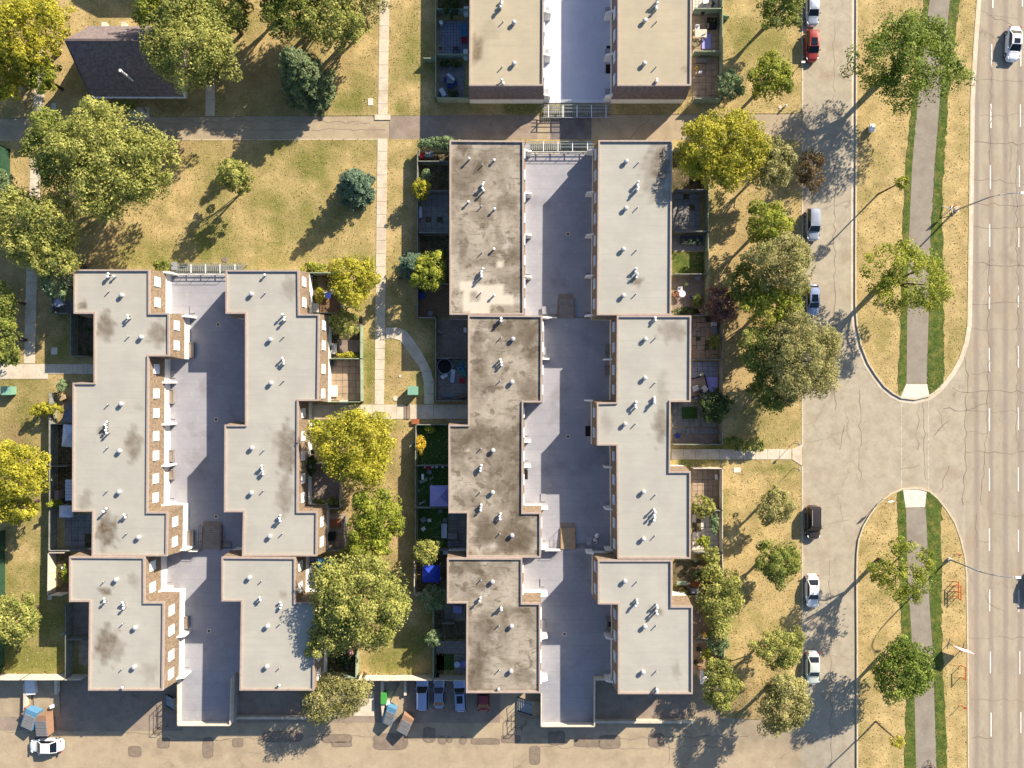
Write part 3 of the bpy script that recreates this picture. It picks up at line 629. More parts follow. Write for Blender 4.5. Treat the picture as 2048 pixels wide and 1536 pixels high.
ROOF['B1'] = building('long northern block of the second row between left courtyard and footpath', [(453,541),(598,541),(599,629),(639,629),(637,801),(597,801),(596,1023),(635,1023),(634,1111),(486,1111),(488,1023),(450,1023),(451,850),(492,850),(492,627),(453,627)],
  5.65, ZL1, -.3, 'roof_pale', stains=[(574,900,18,50,.7),(570,990,16,40,.5),(580,575,14,20,.4),(560,880,20,20,.3)],
  win_e=WA, win_w=[], fin_w=[], vents=[(540,679),(541,766),(502,588),(503,896),(502,986),(539,1073)], pipes=[(530,586),(568,673),(568,761),(528,900),(527,981),(565,1067)], flues=[(529,550,1),(568,635,3),(566,722,3),(525,940,4),(562,1036,3)], group='western pair of townhouse blocks')
ROOF['B2'] = building('short southern second row block with tree shadow across its lower right roof', [(445,1114),(591,1115),(591,1205),(630,1205),(628,1379),(481,1379),(484,1201),(445,1201)],
  5.95, ZL2, -1.2, 'roof_pale', stains=[(565,1188,7,7,.4)], win_e=WA2, vents=[(498,1156),(534,1253),(533,1334)], pipes=[(524,1161),(561,1247),(560,1335)], flues=[(522,1197,2),(562,1210,3),(560,1370,1)], flat=(0,), group='western pair of townhouse blocks')
ROOF['C1'] = building('northern third row block with weathered roof and pale square repair patches', [(900,282),(1047,283),(1047,629),(900,629)],
  5.3, ZR1, -.4, 'roof_worn', stains=[(930,300,14,10,.6),(940,395,16,10,.5),(1015,405,26,18,.6),(1000,560,24,20,.2),(925,500,8,30,.5)], patches=[(919,562,950,580),(925,575,940,622),(955,568,1010,592),(960,590,1030,610),(940,600,980,629),(995,525,1008,538)],
  win_e=WD1, fin_e=[306,390,472,555], vents=[], pipes=[(965,330),(963,413),(964,505),(962,585)], flues=[(940,318,1),(989,320,1),(966,374,4),(938,404,1),(988,418,1),(986,498,1),(964,546,4),(988,590,1)], group='eastern pair of townhouse blocks')
ROOF['C2'] = building('middle block of the third row with the dirtiest mottled grey brown flat roof', [(937,631),(1084,632),(1083,804),(1046,804),(1045,1025),(1081,1025),(1081,1114),(934,1113),(935,1025),(898,1025),(898,850),(937,850)],
  5.6, ZR2, -.3, 'roof_worn', stains=[(1050,660,24,30,.6),(1000,650,30,10,.6),(960,740,14,14,.8),(990,880,60,26,.6),(960,870,14,24,.7),(1010,940,40,60,.55),(940,1000,24,20,.4),(1030,1075,44,34,.9),(970,1060,24,26,.7),(1060,780,20,40,.5),(955,690,12,30,.5)],
  win_e=WD2, fin_e=[636,718,802,882,932,1015,1094], vents=[(1026,678),(1024,764),(986,901),(985,985),(1024,1071)], pipes=[(1002,675),(1001,761),(962,897),(961,984),(1000,1067)], flues=[(1003,640,2),(1002,725,3),(962,936,3),(961,1015,3),(1001,1033,3)], flat=(0,6), group='eastern pair of townhouse blocks')
ROOF['C3'] = building('southern block of the third row with mottled roof, right above the parked silver cars', [(895,1116),(1044,1116),(1044,1206),(1080,1206),(1080,1384),(933,1384),(934,1205),(895,1205)],
  5.95, ZR3, -1.2, 'roof_worn', stains=[(918,1142,11,9,.95),(962,1144,9,8,.8),(963,1172,6,6,.8),(1000,1130,30,20,.4),(965,1320,22,40,.5),(1058,1240,9,18,.6),(1045,1350,24,16,.6),(970,1250,14,24,.45)],
  win_e=WD3, fin_e=[1187,1271,1355], vents=[(985,1164),(1023,1253),(1022,1343)], pipes=[(962,1160),(998,1251),(999,1340)], flues=[(960,1198,2),(1001,1217,2),(998,1378,1)], flat=(0,), group='eastern pair of townhouse blocks')
ROOF['D1'] = building('northern fourth row block, pale roof with dark stain at its top right corner', [(1197,282),(1343,282),(1341,630),(1194,630)],
  5.3, ZR1, -.4, 'roof_pale', stains=[(1318,330,20,44,.75),(1322,390,16,20,.4),(1272,562,11,8,.7),(1310,350,26,50,.4)], win_w=WD1, fin_w=[304,388,472,553,632], vents=[(1253,322),(1252,416),(1247,498),(1247,591)], pipes=[(1277,325),(1275,415),(1273,500),(1272,588)], flues=[(1275,373,4),(1272,546,4)], group='eastern pair of townhouse blocks')
ROOF['D2'] = building('long middle block of the fourth row with stepped outline and pale roof', [(1234,632),(1381,632),(1380,803),(1340,803),(1339,943),(1380,943),(1380,1116),(1235,1116),(1233,890),(1194,890),(1194,806),(1233,805)],
  5.6, ZR2, -.3, 'roof_pale', stains=[(1346,662,28,20,.5),(1322,850,15,34,.6),(1214,845,12,18,.25),(1325,800,10,50,.25)], win_w=WD2, fin_w=[719,801,884,933,1016,1097], vents=[(1291,678),(1290,756),(1250,848),(1287,984),(1287,1078)], pipes=[(1311,676),(1310,766),(1271,848),(1311,990),(1310,1072)], flues=[(1312,638,2),(1309,800,3),(1271,810,3),(1309,1030,5)], flat=(0,), group='eastern pair of townhouse blocks')
ROOF['D3'] = building('southern block of the fourth row, pale roof, beside the sunken ramp at the bottom', [(1196,1120),(1343,1120),(1343,1212),(1384,1212),(1384,1386),(1236,1386),(1236,1207),(1196,1207)],
  5.95, ZR3, -1.2, 'roof_pale', stains=[(1314,1224,13,9,.6),(1354,1345,8,18,.35)], win_w=WD3, fin_w=[1103,1187,1272,1357], vents=[(1250,1163),(1290,1254),(1286,1345)], pipes=[(1274,1164),(1312,1252),(1313,1343)], flues=[(1272,1205,3),(1313,1218,4),(1312,1380,2)], flat=(0,), group='eastern pair of townhouse blocks')
ROOF['E'] = building('left one of two beige roofed top edge blocks, brown stain near left side', [(941,-150),(1088,-150),(1086,172),(939,172)],
  5.3, ZT, -.3, 'roof_warm', stains=[(955,100,11,26,.8),(950,82,6,12,.6),(975,60,20,20,.2)], win_e=[-20,20,60,105,150], fin_e=[31,116,196], vents=[(1028,44),(1028,126)], pipes=[(1006,43),(1004,134)], flues=[(1003,8,4),(1005,164,2)], group='townhouse blocks at the top edge', shingle='dark_shingle')
ROOF['Fb'] = building('right one of two beige roofed top edge blocks, next to east patios', [(1236,-150),(1383,-150),(1381,172),(1235,172)],
  5.3, ZT, -.3, 'roof_warm', stains=[(1369,135,4,12,.5)], win_w=[-20,27,72,115,160], fin_w=[31,115,196], vents=[(1290,40),(1289,126)], pipes=[(1313,43),(1312,134)], flues=[(1313,10,4),(1314,162,2)], group='townhouse blocks at the top edge', shingle='dark_shingle')
# ---------------------------------------------------------------- trees and shrubs
def leaf_mesh(name, P_, Nrm, size, tint, m, asp=0.62):
    k = len(P_); r = rng.normal(size=(k, 3)); t = np.cross(Nrm, r); t /= np.linalg.norm(t, axis=1)[:, None]+1e-9
    b = np.cross(Nrm, t); b /= np.linalg.norm(b, axis=1)[:, None]+1e-9
    s = (size*rng.uniform(.5, 1.5, k))[:, None]; t = t*s; b = b*s*asp
    V = np.empty((k, 4, 3)); V[:,0] = P_-t*.5; V[:,1] = P_-b*.5+t*.08; V[:,2] = P_+t*.5; V[:,3] = P_+b*.5+t*.08
    V = V.reshape(-1, 3); me = bpy.data.meshes.new(name)
    me.vertices.add(4*k); me.vertices.foreach_set('co', V.ravel().astype(np.float32))
    me.loops.add(4*k); me.loops.foreach_set('vertex_index', np.arange(4*k, dtype=np.int32))
    me.polygons.add(k); me.polygons.foreach_set('loop_start', np.arange(0, 4*k, 4, dtype=np.int32))
    me.update(calc_edges=True); me.validate()
    at = me.attributes.new('tint', 'FLOAT', 'FACE'); at.data.foreach_set('value', tint.astype(np.float32))
    me.materials.append(MATS[m]); return me
def unit(n, up=None):
    v = rng.normal(size=(n, 3)); v /= np.linalg.norm(v, axis=1)[:, None]; return v
NLEAF = 0
def crown(rx, ry, h, base, dens=1.0, leaf=.30, lobes=5, puff=.2, hollow=0.0, spiky=0.0):
    """leaf positions for a broad crown, origin at the trunk foot; h = top, base = crown bottom"""
    cz = (h+base)/2; rz = (h-base)/2; R = (rx*ry)**.5
    ph = rng.uniform(0, 6.28, 4); am = rng.uniform(.05, .17, 4)
    npf = int(24+R*R*4.6*dens**.5)
    d = unit(npf); d[:,2] = np.where(d[:,2] < -.35, -d[:,2]*.6, d[:,2])
    rad = rng.uniform(.5, 1.0, npf)**.55
    az = np.arctan2(d[:,1], d[:,0]); out = 1+am[0]*np.sin(2*az+ph[0])+am[1]*np.sin(3*az+ph[1])+am[2]*np.sin(5*az+ph[2])+am[3]*np.sin(lobes*az+ph[3])
    c_ = d*rad[:,None]*out[:,None]*np.array([rx*(1-puff*.6), ry*(1-puff*.6), rz*.92])+np.array([0, 0, cz])
    pr = R*puff*rng.uniform(.55, 1.25, npf); pr = np.clip(pr, .25, 1.0); pt = rng.uniform(.2, .8, npf)
    tot = int(R*R*430*dens*(.30/leaf)**1.3*(1+rz/R*.35)); wgt = pr**2; idx = rng.choice(npf, tot, p=wgt/wgt.sum())
    ld = unit(tot); ld[:,2] = np.abs(ld[:,2])*.85+ld[:,2]*.15
    lr = rng.uniform(.5, 1.0, tot)**.5*(1+spiky*rng.exponential(.3, tot)); pos = c_[idx]+ld*(pr[idx]*lr)[:,None]*np.array([1, 1, .7])
    fl = rng.random(tot) < .16; gd = unit(tot); gd[:,2] = np.abs(gd[:,2]); pos = np.where(fl[:,None], gd*rng.uniform(.3, 1.02, tot)[:,None]**.5*np.array([rx*.97, ry*.97, rz*.95])+np.array([0,0,cz]), pos)
    nm = ld*.7+unit(tot)*.5+np.array([0, 0, .45]); nm /= np.linalg.norm(nm, axis=1)[:, None]
    ti = np.clip(pt[idx]+rng.normal(0, .17, tot), 0, 1); return pos, nm, ti, c_
def spruce(R, h, dens=1.0, leaf=.26):
    pos, nm, ti = [], [], []; lay = int(h*1.9)
    for i in range(lay):
        z = .6+(h-.7)*i/lay; rr = R*(1-i/lay)**.72*rng.uniform(.9, 1.08)+.12; nb = max(5, int(7+rr*4.0))
        for k in range(nb):
            a = rng.uniform(0, 6.28); L = rr*rng.uniform(.72, 1.1); n = int(46*dens*L/1.2)+8
            t = rng.uniform(.12, 1, n)**.7; wd = .30*(1.1-t)*L*.7+.12; s = rng.uniform(-1, 1, n)*wd
            x = np.cos(a)*t*L-np.sin(a)*s; y = np.sin(a)*t*L+np.cos(a)*s; zz = z-.22*L*t+.10*L*t*t+rng.normal(0, .06, n)
            pos.append(np.column_stack([x, y, zz])); nn = np.column_stack([np.cos(a)*.4+rng.normal(0, .4, n), np.sin(a)*.4+rng.normal(0, .4, n), np.full(n, .8)]); nm.append(nn/np.linalg.norm(nn, axis=1)[:, None])
            ti.append(np.clip(rng.uniform(.3, .6)+.35*(t-.5)+rng.normal(0, .14, n), 0, 1))
    return np.vstack(pos), np.vstack(nm), np.concatenate(ti)
def limbs(mb, tops, h, tr, base):
    mb.tube([(0,0,-.3),(0,0,base*.5),(.05,.03,base),(0,0,base+(h-base)*.45)], [tr*1.25, tr, tr*.8, tr*.3], 7)
    for p in tops:
        z0 = base*random.uniform(.7, 1.0)+(h-base)*random.uniform(0, .25); mid = (p[0]*.45, p[1]*.45, lerp(z0, p[2], .6))
        mb.tube([(0,0,z0), mid, tuple(p)], [tr*.42, tr*.26, tr*.07], 5, cap=False)
def tree(label, px, py, rpx, h, m='leaf_green', base=None, kind='broad', name='tree', dens=1.0, ry=None, leaf=.30, cat='tree', group=None, trunk=True, puff=.2, lobes=5, spiky=0.0, zc=None, sub=None, lean=None):
    global NLEAF
    base = h*.3 if base is None else base; zm = (zc if zc is not None else (h*.62 if kind == 'broad' else h*.35))
    g = G(px, py, 0); z0 = float(T(g.x, g.y)); q = P(px, py, z0+zm); z0 = float(T(q.x, q.y))
    R = 1.1*rpx/F*(H-zm); Ry = 1.1*(ry or rpx)/F*(H-zm)
    root = empty(name, (q.x, q.y, z0), 0, label, cat, group); leaf *= .84
    if kind == 'broad':
        pos, nm, ti, cc = crown(R, Ry, h, base, dens, leaf, lobes, puff, spiky=spiky)
        tops = cc[rng.choice(len(cc), min(len(cc), 9 if R > 2 else 4), replace=False)]
    else:
        pos, nm, ti = spruce(R, h, dens, leaf); tops = []
    if lean: pos[:,0] += lean[0]*pos[:,2]/h; pos[:,1] += lean[1]*pos[:,2]/h
    NLEAF += len(pos)
    cr = bpy.data.objects.new('crown', leaf_mesh('crown', pos, nm, leaf, ti, m)); COL.objects.link(cr); cr.parent = root
    if trunk:
        mb = MB(); limbs(mb, tops, h, max(.06, R*.055+.05), base if kind == 'broad' else h*.9); mb.build('trunk', 'bark', root, smooth=True)
    return root
NW = 'trees in the north west park'; EL = 'trees on the east lawn'; MD = 'trees on the street medians'; CL = 'trees on the central lawn'; YD = 'shrubs in the small yards'
TREES = [
 ('large yellow leaved tree filling the top left corner', 58, 62, 78, 10, 'leaf_yellow', dict(ry=74, base=2.5, group=NW, leaf=.34)),
 ('yellow tree at the left edge below the corner tree', 12, 150, 50, 7, 'leaf_yellow', dict(base=2, group=NW, leaf=.32)),
 ('smaller yellow green tree left of the gable roofed house', 84, 152, 40, 7, 'leaf_lime', dict(ry=34, base=2.5, group=NW)),
 ('big green tree overhanging the right end of the gable house', 384, 92, 92, 12.5, 'leaf_mid', dict(ry=86, base=3.5, group=NW, leaf=.32, lobes=4)),
 ('green tree at the top edge right of the gable house', 345, 14, 72, 11, 'leaf_lime', dict(ry=48, base=3, group=NW, leaf=.32)),
 ('green tree crown touching the top edge behind the overhanging tree', 448, 22, 52, 10, 'leaf_green', dict(base=3, group=NW)),
 ('dark green tree at the top edge nearest the blue spruce', 590, 22, 62, 10, 'leaf_green', dict(ry=56, base=3, group=NW, leaf=.32)),
 ('broad green tree at the top edge beside the main footpath', 668, 46, 62, 9.5, 'leaf_mid', dict(ry=60, base=3, group=NW, leaf=.32, dens=.9)),
 ('light fringed tree crown reaching over the footpath at the top', 722, 16, 46, 8, 'leaf_olive', dict(base=2.5, group=NW, dens=.6)),
 ('largest green tree on the park lawn below the gable house', 222, 326, 110, 12.5, 'leaf_mid', dict(ry=112, base=3, group=NW, leaf=.34, lobes=4)),
 ('dense left half of the big park tree group over the path', 128, 300, 66, 10.5, 'leaf_green', dict(ry=72, base=3, group=NW, leaf=.32)),
 ('wide pale green tree over the path left of the big park tree', 72, 455, 86, 10.5, 'leaf_mid', dict(ry=74, base=3, group=NW, leaf=.34)),
 ('green tree at the left edge behind the fence', 8, 388, 40, 8, 'leaf_sage', dict(base=2.5, group=NW)),
 ('sage green tree crown by the top left corner of the left building', 120, 520, 52, 9, 'leaf_mid', dict(ry=34, base=3, group=NW)),
 ('thin grey green tree leaning over the first west yard', 118, 570, 34, 6.5, 'leaf_sage', dict(ry=26, base=2.5, group=NW, dens=.6)),
 ('green tree cut by the left edge beside the west path', 6, 600, 32, 7, 'leaf_green', dict(ry=40, base=2, group=NW)),
 ('darker green tree at the left edge just above the west path', 8, 676, 36, 7, 'leaf_green', dict(ry=48, base=2, group=NW)),
 ('small lone tree on the middle of the park lawn', 476, 356, 36, 8.0, 'leaf_mid', dict(ry=31, base=.8, group=NW, dens=1.1, zc=3.8)),
 ('yellow green tree over the yard at the top right of the second row', 708, 562, 50, 6.5, 'leaf_yellow', dict(ry=50, base=2, group=CL, leaf=.28)),
 ('green rounded tree touching the third row fence beside the spruce', 860, 544, 33, 6, 'leaf_lime', dict(ry=40, base=1.5, group=CL, leaf=.26)),
 ('small star shaped green shrub in the shaded yard of the second row', 688, 646, 28, 3.2, 'leaf_mid', dict(base=.8, group=YD, leaf=.26)),
 ('dense bright yellow tree left of the central lawn', 712, 892, 75, 8.5, 'leaf_yellow', dict(ry=78, base=2.4, group=CL, leaf=.30, dens=1.25)),
 ('little lime green bush against the second row wall', 634, 850, 18, 3.5, 'leaf_lime', dict(ry=12, base=.6, group=CL, leaf=.24)),
 ('second yellow green tree down the central lawn', 756, 1026, 50, 7, 'leaf_lime', dict(ry=56, base=2, group=CL, leaf=.30, dens=1.1)),
 ('narrow yellow green tree just above the biggest central tree', 738, 1082, 42, 6.5, 'leaf_lime', dict(ry=38, base=2, group=CL)),
 ('biggest tree of the central lawn reaching over the second row', 722, 1196, 96, 11, 'leaf_mid', dict(ry=94, base=3, group=CL, leaf=.33, dens=1.15)),
 ('lower left lobe tree hanging over the bottom yard of the second row', 668, 1262, 50, 8.5, 'leaf_mid', dict(ry=46, base=2.5, group=CL)),
 ('ragged pale willow like tree overhanging the bottom parking', 668, 1390, 62, 7, 'leaf_olive', dict(ry=46, base=2.2, group=CL, dens=.85, leaf=.26, spiky=.4)),
 ('thin offshoot of pale foliage above the bottom parking wall', 722, 1364, 30, 5.5, 'leaf_olive', dict(ry=14, base=1.5, group=CL, dens=.7, leaf=.24)),
 ('small bright feathery tree at the fence above the blue gazebo', 852, 1104, 25, 4.2, 'leaf_mid', dict(ry=26, base=1, group=YD, leaf=.26, spiky=.4)),
 ('half bare shrub with pale twigs below the blue gazebo', 866, 1196, 27, 3.6, 'leaf_sage', dict(ry=28, base=1, group=YD, leaf=.24, dens=.55, spiky=.4)),
 ('little pale leaved tree on the fence line above the parked cars', 867, 1275, 16, 3.6, 'leaf_sage', dict(ry=18, base=1.4, group=YD, leaf=.24)),
 ('yellow tree cut by the left edge in the middle of the west lawn', 34, 942, 76, 8.5, 'leaf_yellow', dict(ry=56, base=2.6, group='trees on the west lawn', leaf=.32)),
 ('lower yellow tree at the left edge under its larger neighbour', 34, 1012, 42, 7, 'leaf_yellow', dict(ry=36, base=2, group='trees on the west lawn')),
 ('pale green round tree at the bottom of the west lawn', 32, 1234, 52, 7, 'leaf_mid', dict(ry=50, base=2.2, group='trees on the west lawn', leaf=.32)),
 ('bright yellow green tree, largest beside the fourth row', 1446, 302, 82, 9.5, 'leaf_yellow', dict(ry=80, base=2.4, group=EL, leaf=.32, dens=1.15)),
 ('olive tree tucked behind the right side of the bright yellow tree', 1540, 328, 42, 7, 'leaf_olive', dict(ry=50, base=2, group=EL)),
 ('dark green tree cut by the top edge beside the street', 1556, 18, 46, 8, 'leaf_green', dict(ry=44, base=2, group=EL)),
 ('green tree above the north lane beside the street', 1540, 156, 42, 7.5, 'leaf_lime', dict(ry=46, base=2.2, group=EL)),
 ('bluish bush beside the fence end north of the bright tree', 1460, 172, 29, 4, 'leaf_sage', dict(ry=30, base=.8, group=EL, leaf=.26)),
 ('yellow green tree by the street beside the silver van', 1536, 452, 46, 7.5, 'leaf_lime', dict(ry=44, base=2.2, group=EL)),
 ('pale olive willow near the kerb, north one of two', 1560, 530, 64, 9.5, 'leaf_olive', dict(ry=60, base=2.5, group=EL, leaf=.26, dens=1.1)),
 ('green tree between the two pale willows', 1548, 612, 56, 8, 'leaf_lime', dict(ry=46, base=2, group=EL)),
 ('pale olive willow hanging over the kerb, south one of two', 1598, 714, 80, 10, 'leaf_olive', dict(ry=82, base=2.5, group=EL, leaf=.26, dens=1.15)),
 ('green tree on the left flank of the south willow', 1520, 700, 46, 7.5, 'leaf_green', dict(ry=52, base=2, group=EL)),
 ('dark green tree below the south willow', 1545, 780, 44, 6.5, 'leaf_green', dict(ry=46, base=2, group=EL)),
 ('dark bush hanging over the turf patio fence', 1428, 812, 33, 4, 'leaf_dark', dict(ry=34, base=.8, group=EL, leaf=.26)),
 ('low bright green bush by the path to the street', 1470, 888, 26, 1.8, 'leaf_green', dict(ry=14, base=.2, group=EL, leaf=.24, trunk=False)),
 ('low green bush right of the other bush by the street path', 1510, 890, 22, 1.8, 'leaf_mid', dict(ry=14, base=.2, group=EL, leaf=.24, trunk=False)),
 ('plum coloured shrub at the fence corner', 1440, 610, 32, 3.6, 'leaf_plum', dict(ry=38, base=.8, group=EL, leaf=.24, dens=.8, spiky=.4)),
 ('shaded green tree over the grass beside the middle patios', 1490, 570, 34, 5.5, 'leaf_green', dict(ry=50, base=1.5, group=EL, dens=.8)),
 ('small dry tree beside the dark parked pickup like vehicle', 1546, 1012, 37, 5.6, 'leaf_olive', dict(ry=36, base=2, group=EL, leaf=.26)),
 ('round olive green tree right of the south fence, first below the dry one', 1552, 1122, 44, 6, 'leaf_green', dict(ry=44, base=2, group=EL, leaf=.26, dens=1.1)),
 ('green tree by the kerb beside the pale green parked sedan', 1556, 1294, 45, 6.5, 'leaf_mid', dict(ry=44, base=2, group=EL, leaf=.26)),
 ('large olive tree at the bottom corner of the east lawn', 1564, 1402, 56, 8, 'leaf_olive', dict(ry=54, base=2.4, group=EL, leaf=.28, dens=1.1)),
 ('bright green shrub tree at the fence corner over the ramp', 1440, 1366, 36, 5, 'leaf_mid', dict(ry=48, base=1, group=EL, leaf=.28, spiky=.3)),
 ('long bright green hedge tree along the southern east fence', 1440, 1196, 42, 4.6, 'leaf_mid', dict(ry=62, base=.8, group=EL, leaf=.28, dens=1.05, spiky=.3)),
 ('greyish bush at the lower end of the long hedge tree', 1434, 1282, 24, 3.4, 'leaf_sage', dict(ry=22, base=.6, group=EL, leaf=.24)),
 ('rounded green shrub in the patio beside the fourth row', 1406, 1012, 23, 2.6, 'leaf_mid', dict(ry=22, base=.4, group=YD, leaf=.26, spiky=.3)),
 ('narrow green shrub against the fence by the lit stone patio', 1428, 1048, 9, 2.4, 'leaf_sage', dict(ry=19, base=.3, group=YD, leaf=.24)),
 ('yellow green shrub in the overgrown patio', 1408, 1084, 13, 2.8, 'leaf_lime', dict(ry=13, base=.5, group=YD, leaf=.24)),
 ('leafy green shrub crossing the patio divider', 1422, 1112, 18, 2.8, 'leaf_mid', dict(ry=20, base=.5, group=YD, leaf=.26)),
 ('dark shrub under the overgrown patio divider', 1408, 1150, 20, 2.2, 'leaf_dark', dict(ry=14, base=.3, group=YD, leaf=.24)),
 ('small yellow green shrub in the southern patio', 1412, 1308, 10, 2, 'leaf_lime', dict(ry=10, base=.2, group=YD, leaf=.22)),
 ('large spreading tree on the north median over the cycle trail', 1812, 122, 96, 10.5, 'leaf_fresh', dict(ry=94, base=3.2, group=MD, leaf=.30, dens=.72, puff=.15, lobes=4)),
 ('thin yellow tinged tree in the middle of the north median', 1806, 560, 86, 9.5, 'leaf_lime', dict(ry=70, base=3.2, group=MD, leaf=.28, dens=.5, puff=.14)),
 ('sapling with a tuft of leaves beside the cycle trail', 1803, 364, 15, 7, 'leaf_lime', dict(ry=10, base=4.5, group=MD, leaf=.24, zc=6)),
 ('very sparse tree with long branches on the south median', 1800, 1140, 62, 9, 'leaf_lime', dict(ry=60, base=3.5, group=MD, leaf=.24, dens=.5, puff=.14)),
 ('dense bright green maple on the south median', 1802, 1334, 58, 7.5, 'leaf_fresh', dict(ry=60, base=2.6, group=MD, leaf=.30, dens=1.1)),
 ('small yellow leaved sapling low on the south median', 1794, 1482, 15, 6.5, 'leaf_yellow', dict(ry=11, base=4, group=MD, leaf=.22, dens=.6, zc=5.5)),
 ('brown leaved drooping tree standing at the street kerb', 1622, 342, 25, 4, 'leaf_brown', dict(ry=48, base=1, group=EL, leaf=.26, dens=.55, spiky=.3)),
 ('yellow green hedge bush crossing the west yard fence', 92, 818, 32, 2.6, 'leaf_yellow', dict(ry=13, base=.4, group=YD, leaf=.24, dens=1.3)),
 ('round green shrub at the corner of the west yards', 124, 772, 11, 2.2, 'leaf_sage', dict(ry=11, base=.3, group=YD, leaf=.24)),
 ('yellow conifer like shrub leaning on the third row fence', 842, 378, 18, 3.6, 'leaf_yellow', dict(ry=22, base=.3, group=YD, leaf=.22, dens=1.4)),
 ('pale vine shrub above the yellow shrub on the fence', 852, 350, 10, 2.2, 'leaf_sage', dict(ry=11, base=.3, group=YD, leaf=.2)),
 ('sage hedge on top of the first yard at the north lane', 878, 286, 40, 2.6, 'leaf_sage', dict(ry=13, base=.2, group=YD, leaf=.24, dens=1.3, trunk=False)),
 ('bright yellow flowering bush on the long yard fence', 841, 888, 10, 2.0, 'leaf_orange', dict(ry=18, base=.2, group=YD, leaf=.2, dens=1.2)),
 ('small lime vine at the top of the long yard', 860, 858, 9, 1.6, 'leaf_lime', dict(ry=9, base=.2, group=YD, leaf=.2)),
 ('dark green bush by the left courtyard frame', 324, 530, 17, 2.0, 'leaf_green', dict(ry=12, base=.1, group=YD, leaf=.24, trunk=False)),
 ('low green hedge at the top of the second row yards', 628, 536, 28, 1.8, 'leaf_lime', dict(ry=10, base=.1, group=YD, leaf=.24, trunk=False)),
 ('grassy yellow shrubs in the little second row garden', 640, 590, 9, 1.4, 'leaf_yellow', dict(ry=16, base=.1, group=YD, leaf=.2, trunk=False)),
 ('pale bush along the divider above the sunlit patio', 696, 711, 22, 1.2, 'leaf_yellow', dict(ry=6, base=.1, group=YD, leaf=.2, trunk=False)),
 ('leafy shrub filling the corner of the planted patio', 1429, 684, 12, 2.2, 'leaf_green', dict(ry=14, base=.3, group=YD, leaf=.24)),
 ('dark green shrub in the round table patio', 1395, 600, 9, 1.8, 'leaf_green', dict(ry=14, base=.2, group=YD, leaf=.22)),
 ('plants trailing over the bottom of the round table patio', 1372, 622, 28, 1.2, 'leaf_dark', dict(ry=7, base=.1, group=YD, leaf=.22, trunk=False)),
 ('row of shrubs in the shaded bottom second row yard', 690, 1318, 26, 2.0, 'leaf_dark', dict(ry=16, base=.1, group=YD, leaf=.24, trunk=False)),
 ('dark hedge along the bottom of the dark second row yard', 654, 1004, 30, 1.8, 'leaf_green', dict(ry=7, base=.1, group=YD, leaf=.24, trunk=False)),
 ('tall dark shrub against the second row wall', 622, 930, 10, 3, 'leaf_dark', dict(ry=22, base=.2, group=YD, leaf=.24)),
 ('shaded green shrub beside the biggest central tree', 700, 1112, 30, 4, 'leaf_green', dict(ry=16, base=.5, group=CL, leaf=.26)),
 ('plants in the lit left yard by the white sided fence', 132, 1146, 9, 1.2, 'leaf_lime', dict(ry=18, base=.1, group=YD, leaf=.2, trunk=False)),
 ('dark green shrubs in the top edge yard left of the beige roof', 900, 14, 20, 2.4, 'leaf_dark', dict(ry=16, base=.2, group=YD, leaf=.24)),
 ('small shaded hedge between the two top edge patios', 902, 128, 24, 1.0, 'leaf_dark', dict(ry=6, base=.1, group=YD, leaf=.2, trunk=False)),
 ('potted shrub by the furniture of the top edge patio', 906, 190, 11, 1.4, 'leaf_dark', dict(ry=8, base=.1, group=YD, leaf=.2, trunk=False)),
 ('purple grey shrub behind the gable house stairs', 250, 208, 22, 2.0, 'leaf_green', dict(ry=8, base=.1, group=YD, leaf=.22, trunk=False)),
]
TREES += [('tall park tree standing just beyond the top edge', 560, -70, 66, 13, 'leaf_green', dict(base=3, group=NW, leaf=.36)),
 ('tall park tree beyond the top edge nearer the footpath', 690, -80, 62, 12, 'leaf_mid', dict(base=3, group=NW, leaf=.36)),
 ('park tree beyond the top edge above the gable house', 455, -90, 60, 12, 'leaf_mid', dict(base=3, group=NW, leaf=.36))]
for lb, x, y, r, h, m, kw in TREES:
    nm_ = 'shrub' if h < 3.7 else 'tree'; kw = dict(kw); kw.setdefault('name', nm_); kw.setdefault('cat', nm_)
    tree(lb, x, y, r, h, m, **kw)
tree('tall bluish spruce in the park right of the footpath trees', 607, 152, 52, 12.5, 'leaf_spruce', kind='spruce', name='spruce_tree', group='spruces', leaf=.34, dens=1.2)
tree('small blue spruce on the park lawn close to the footpath', 708, 372, 40, 7.6, 'leaf_blue', kind='spruce', name='spruce_tree', group='spruces', leaf=.28, dens=1.2)
tree('blue spruce beside the third row fence left of a green tree', 824, 532, 32, 6.2, 'leaf_blue', kind='spruce', name='spruce_tree', group='spruces', leaf=.26, dens=1.2)
tree('tiny bright lime cone shrub on the shaded west lawn edge', 110, 1006, 9, 3.2, 'leaf_lime', kind='spruce', name='cone_shrub', cat='shrub', leaf=.18, dens=2.2)
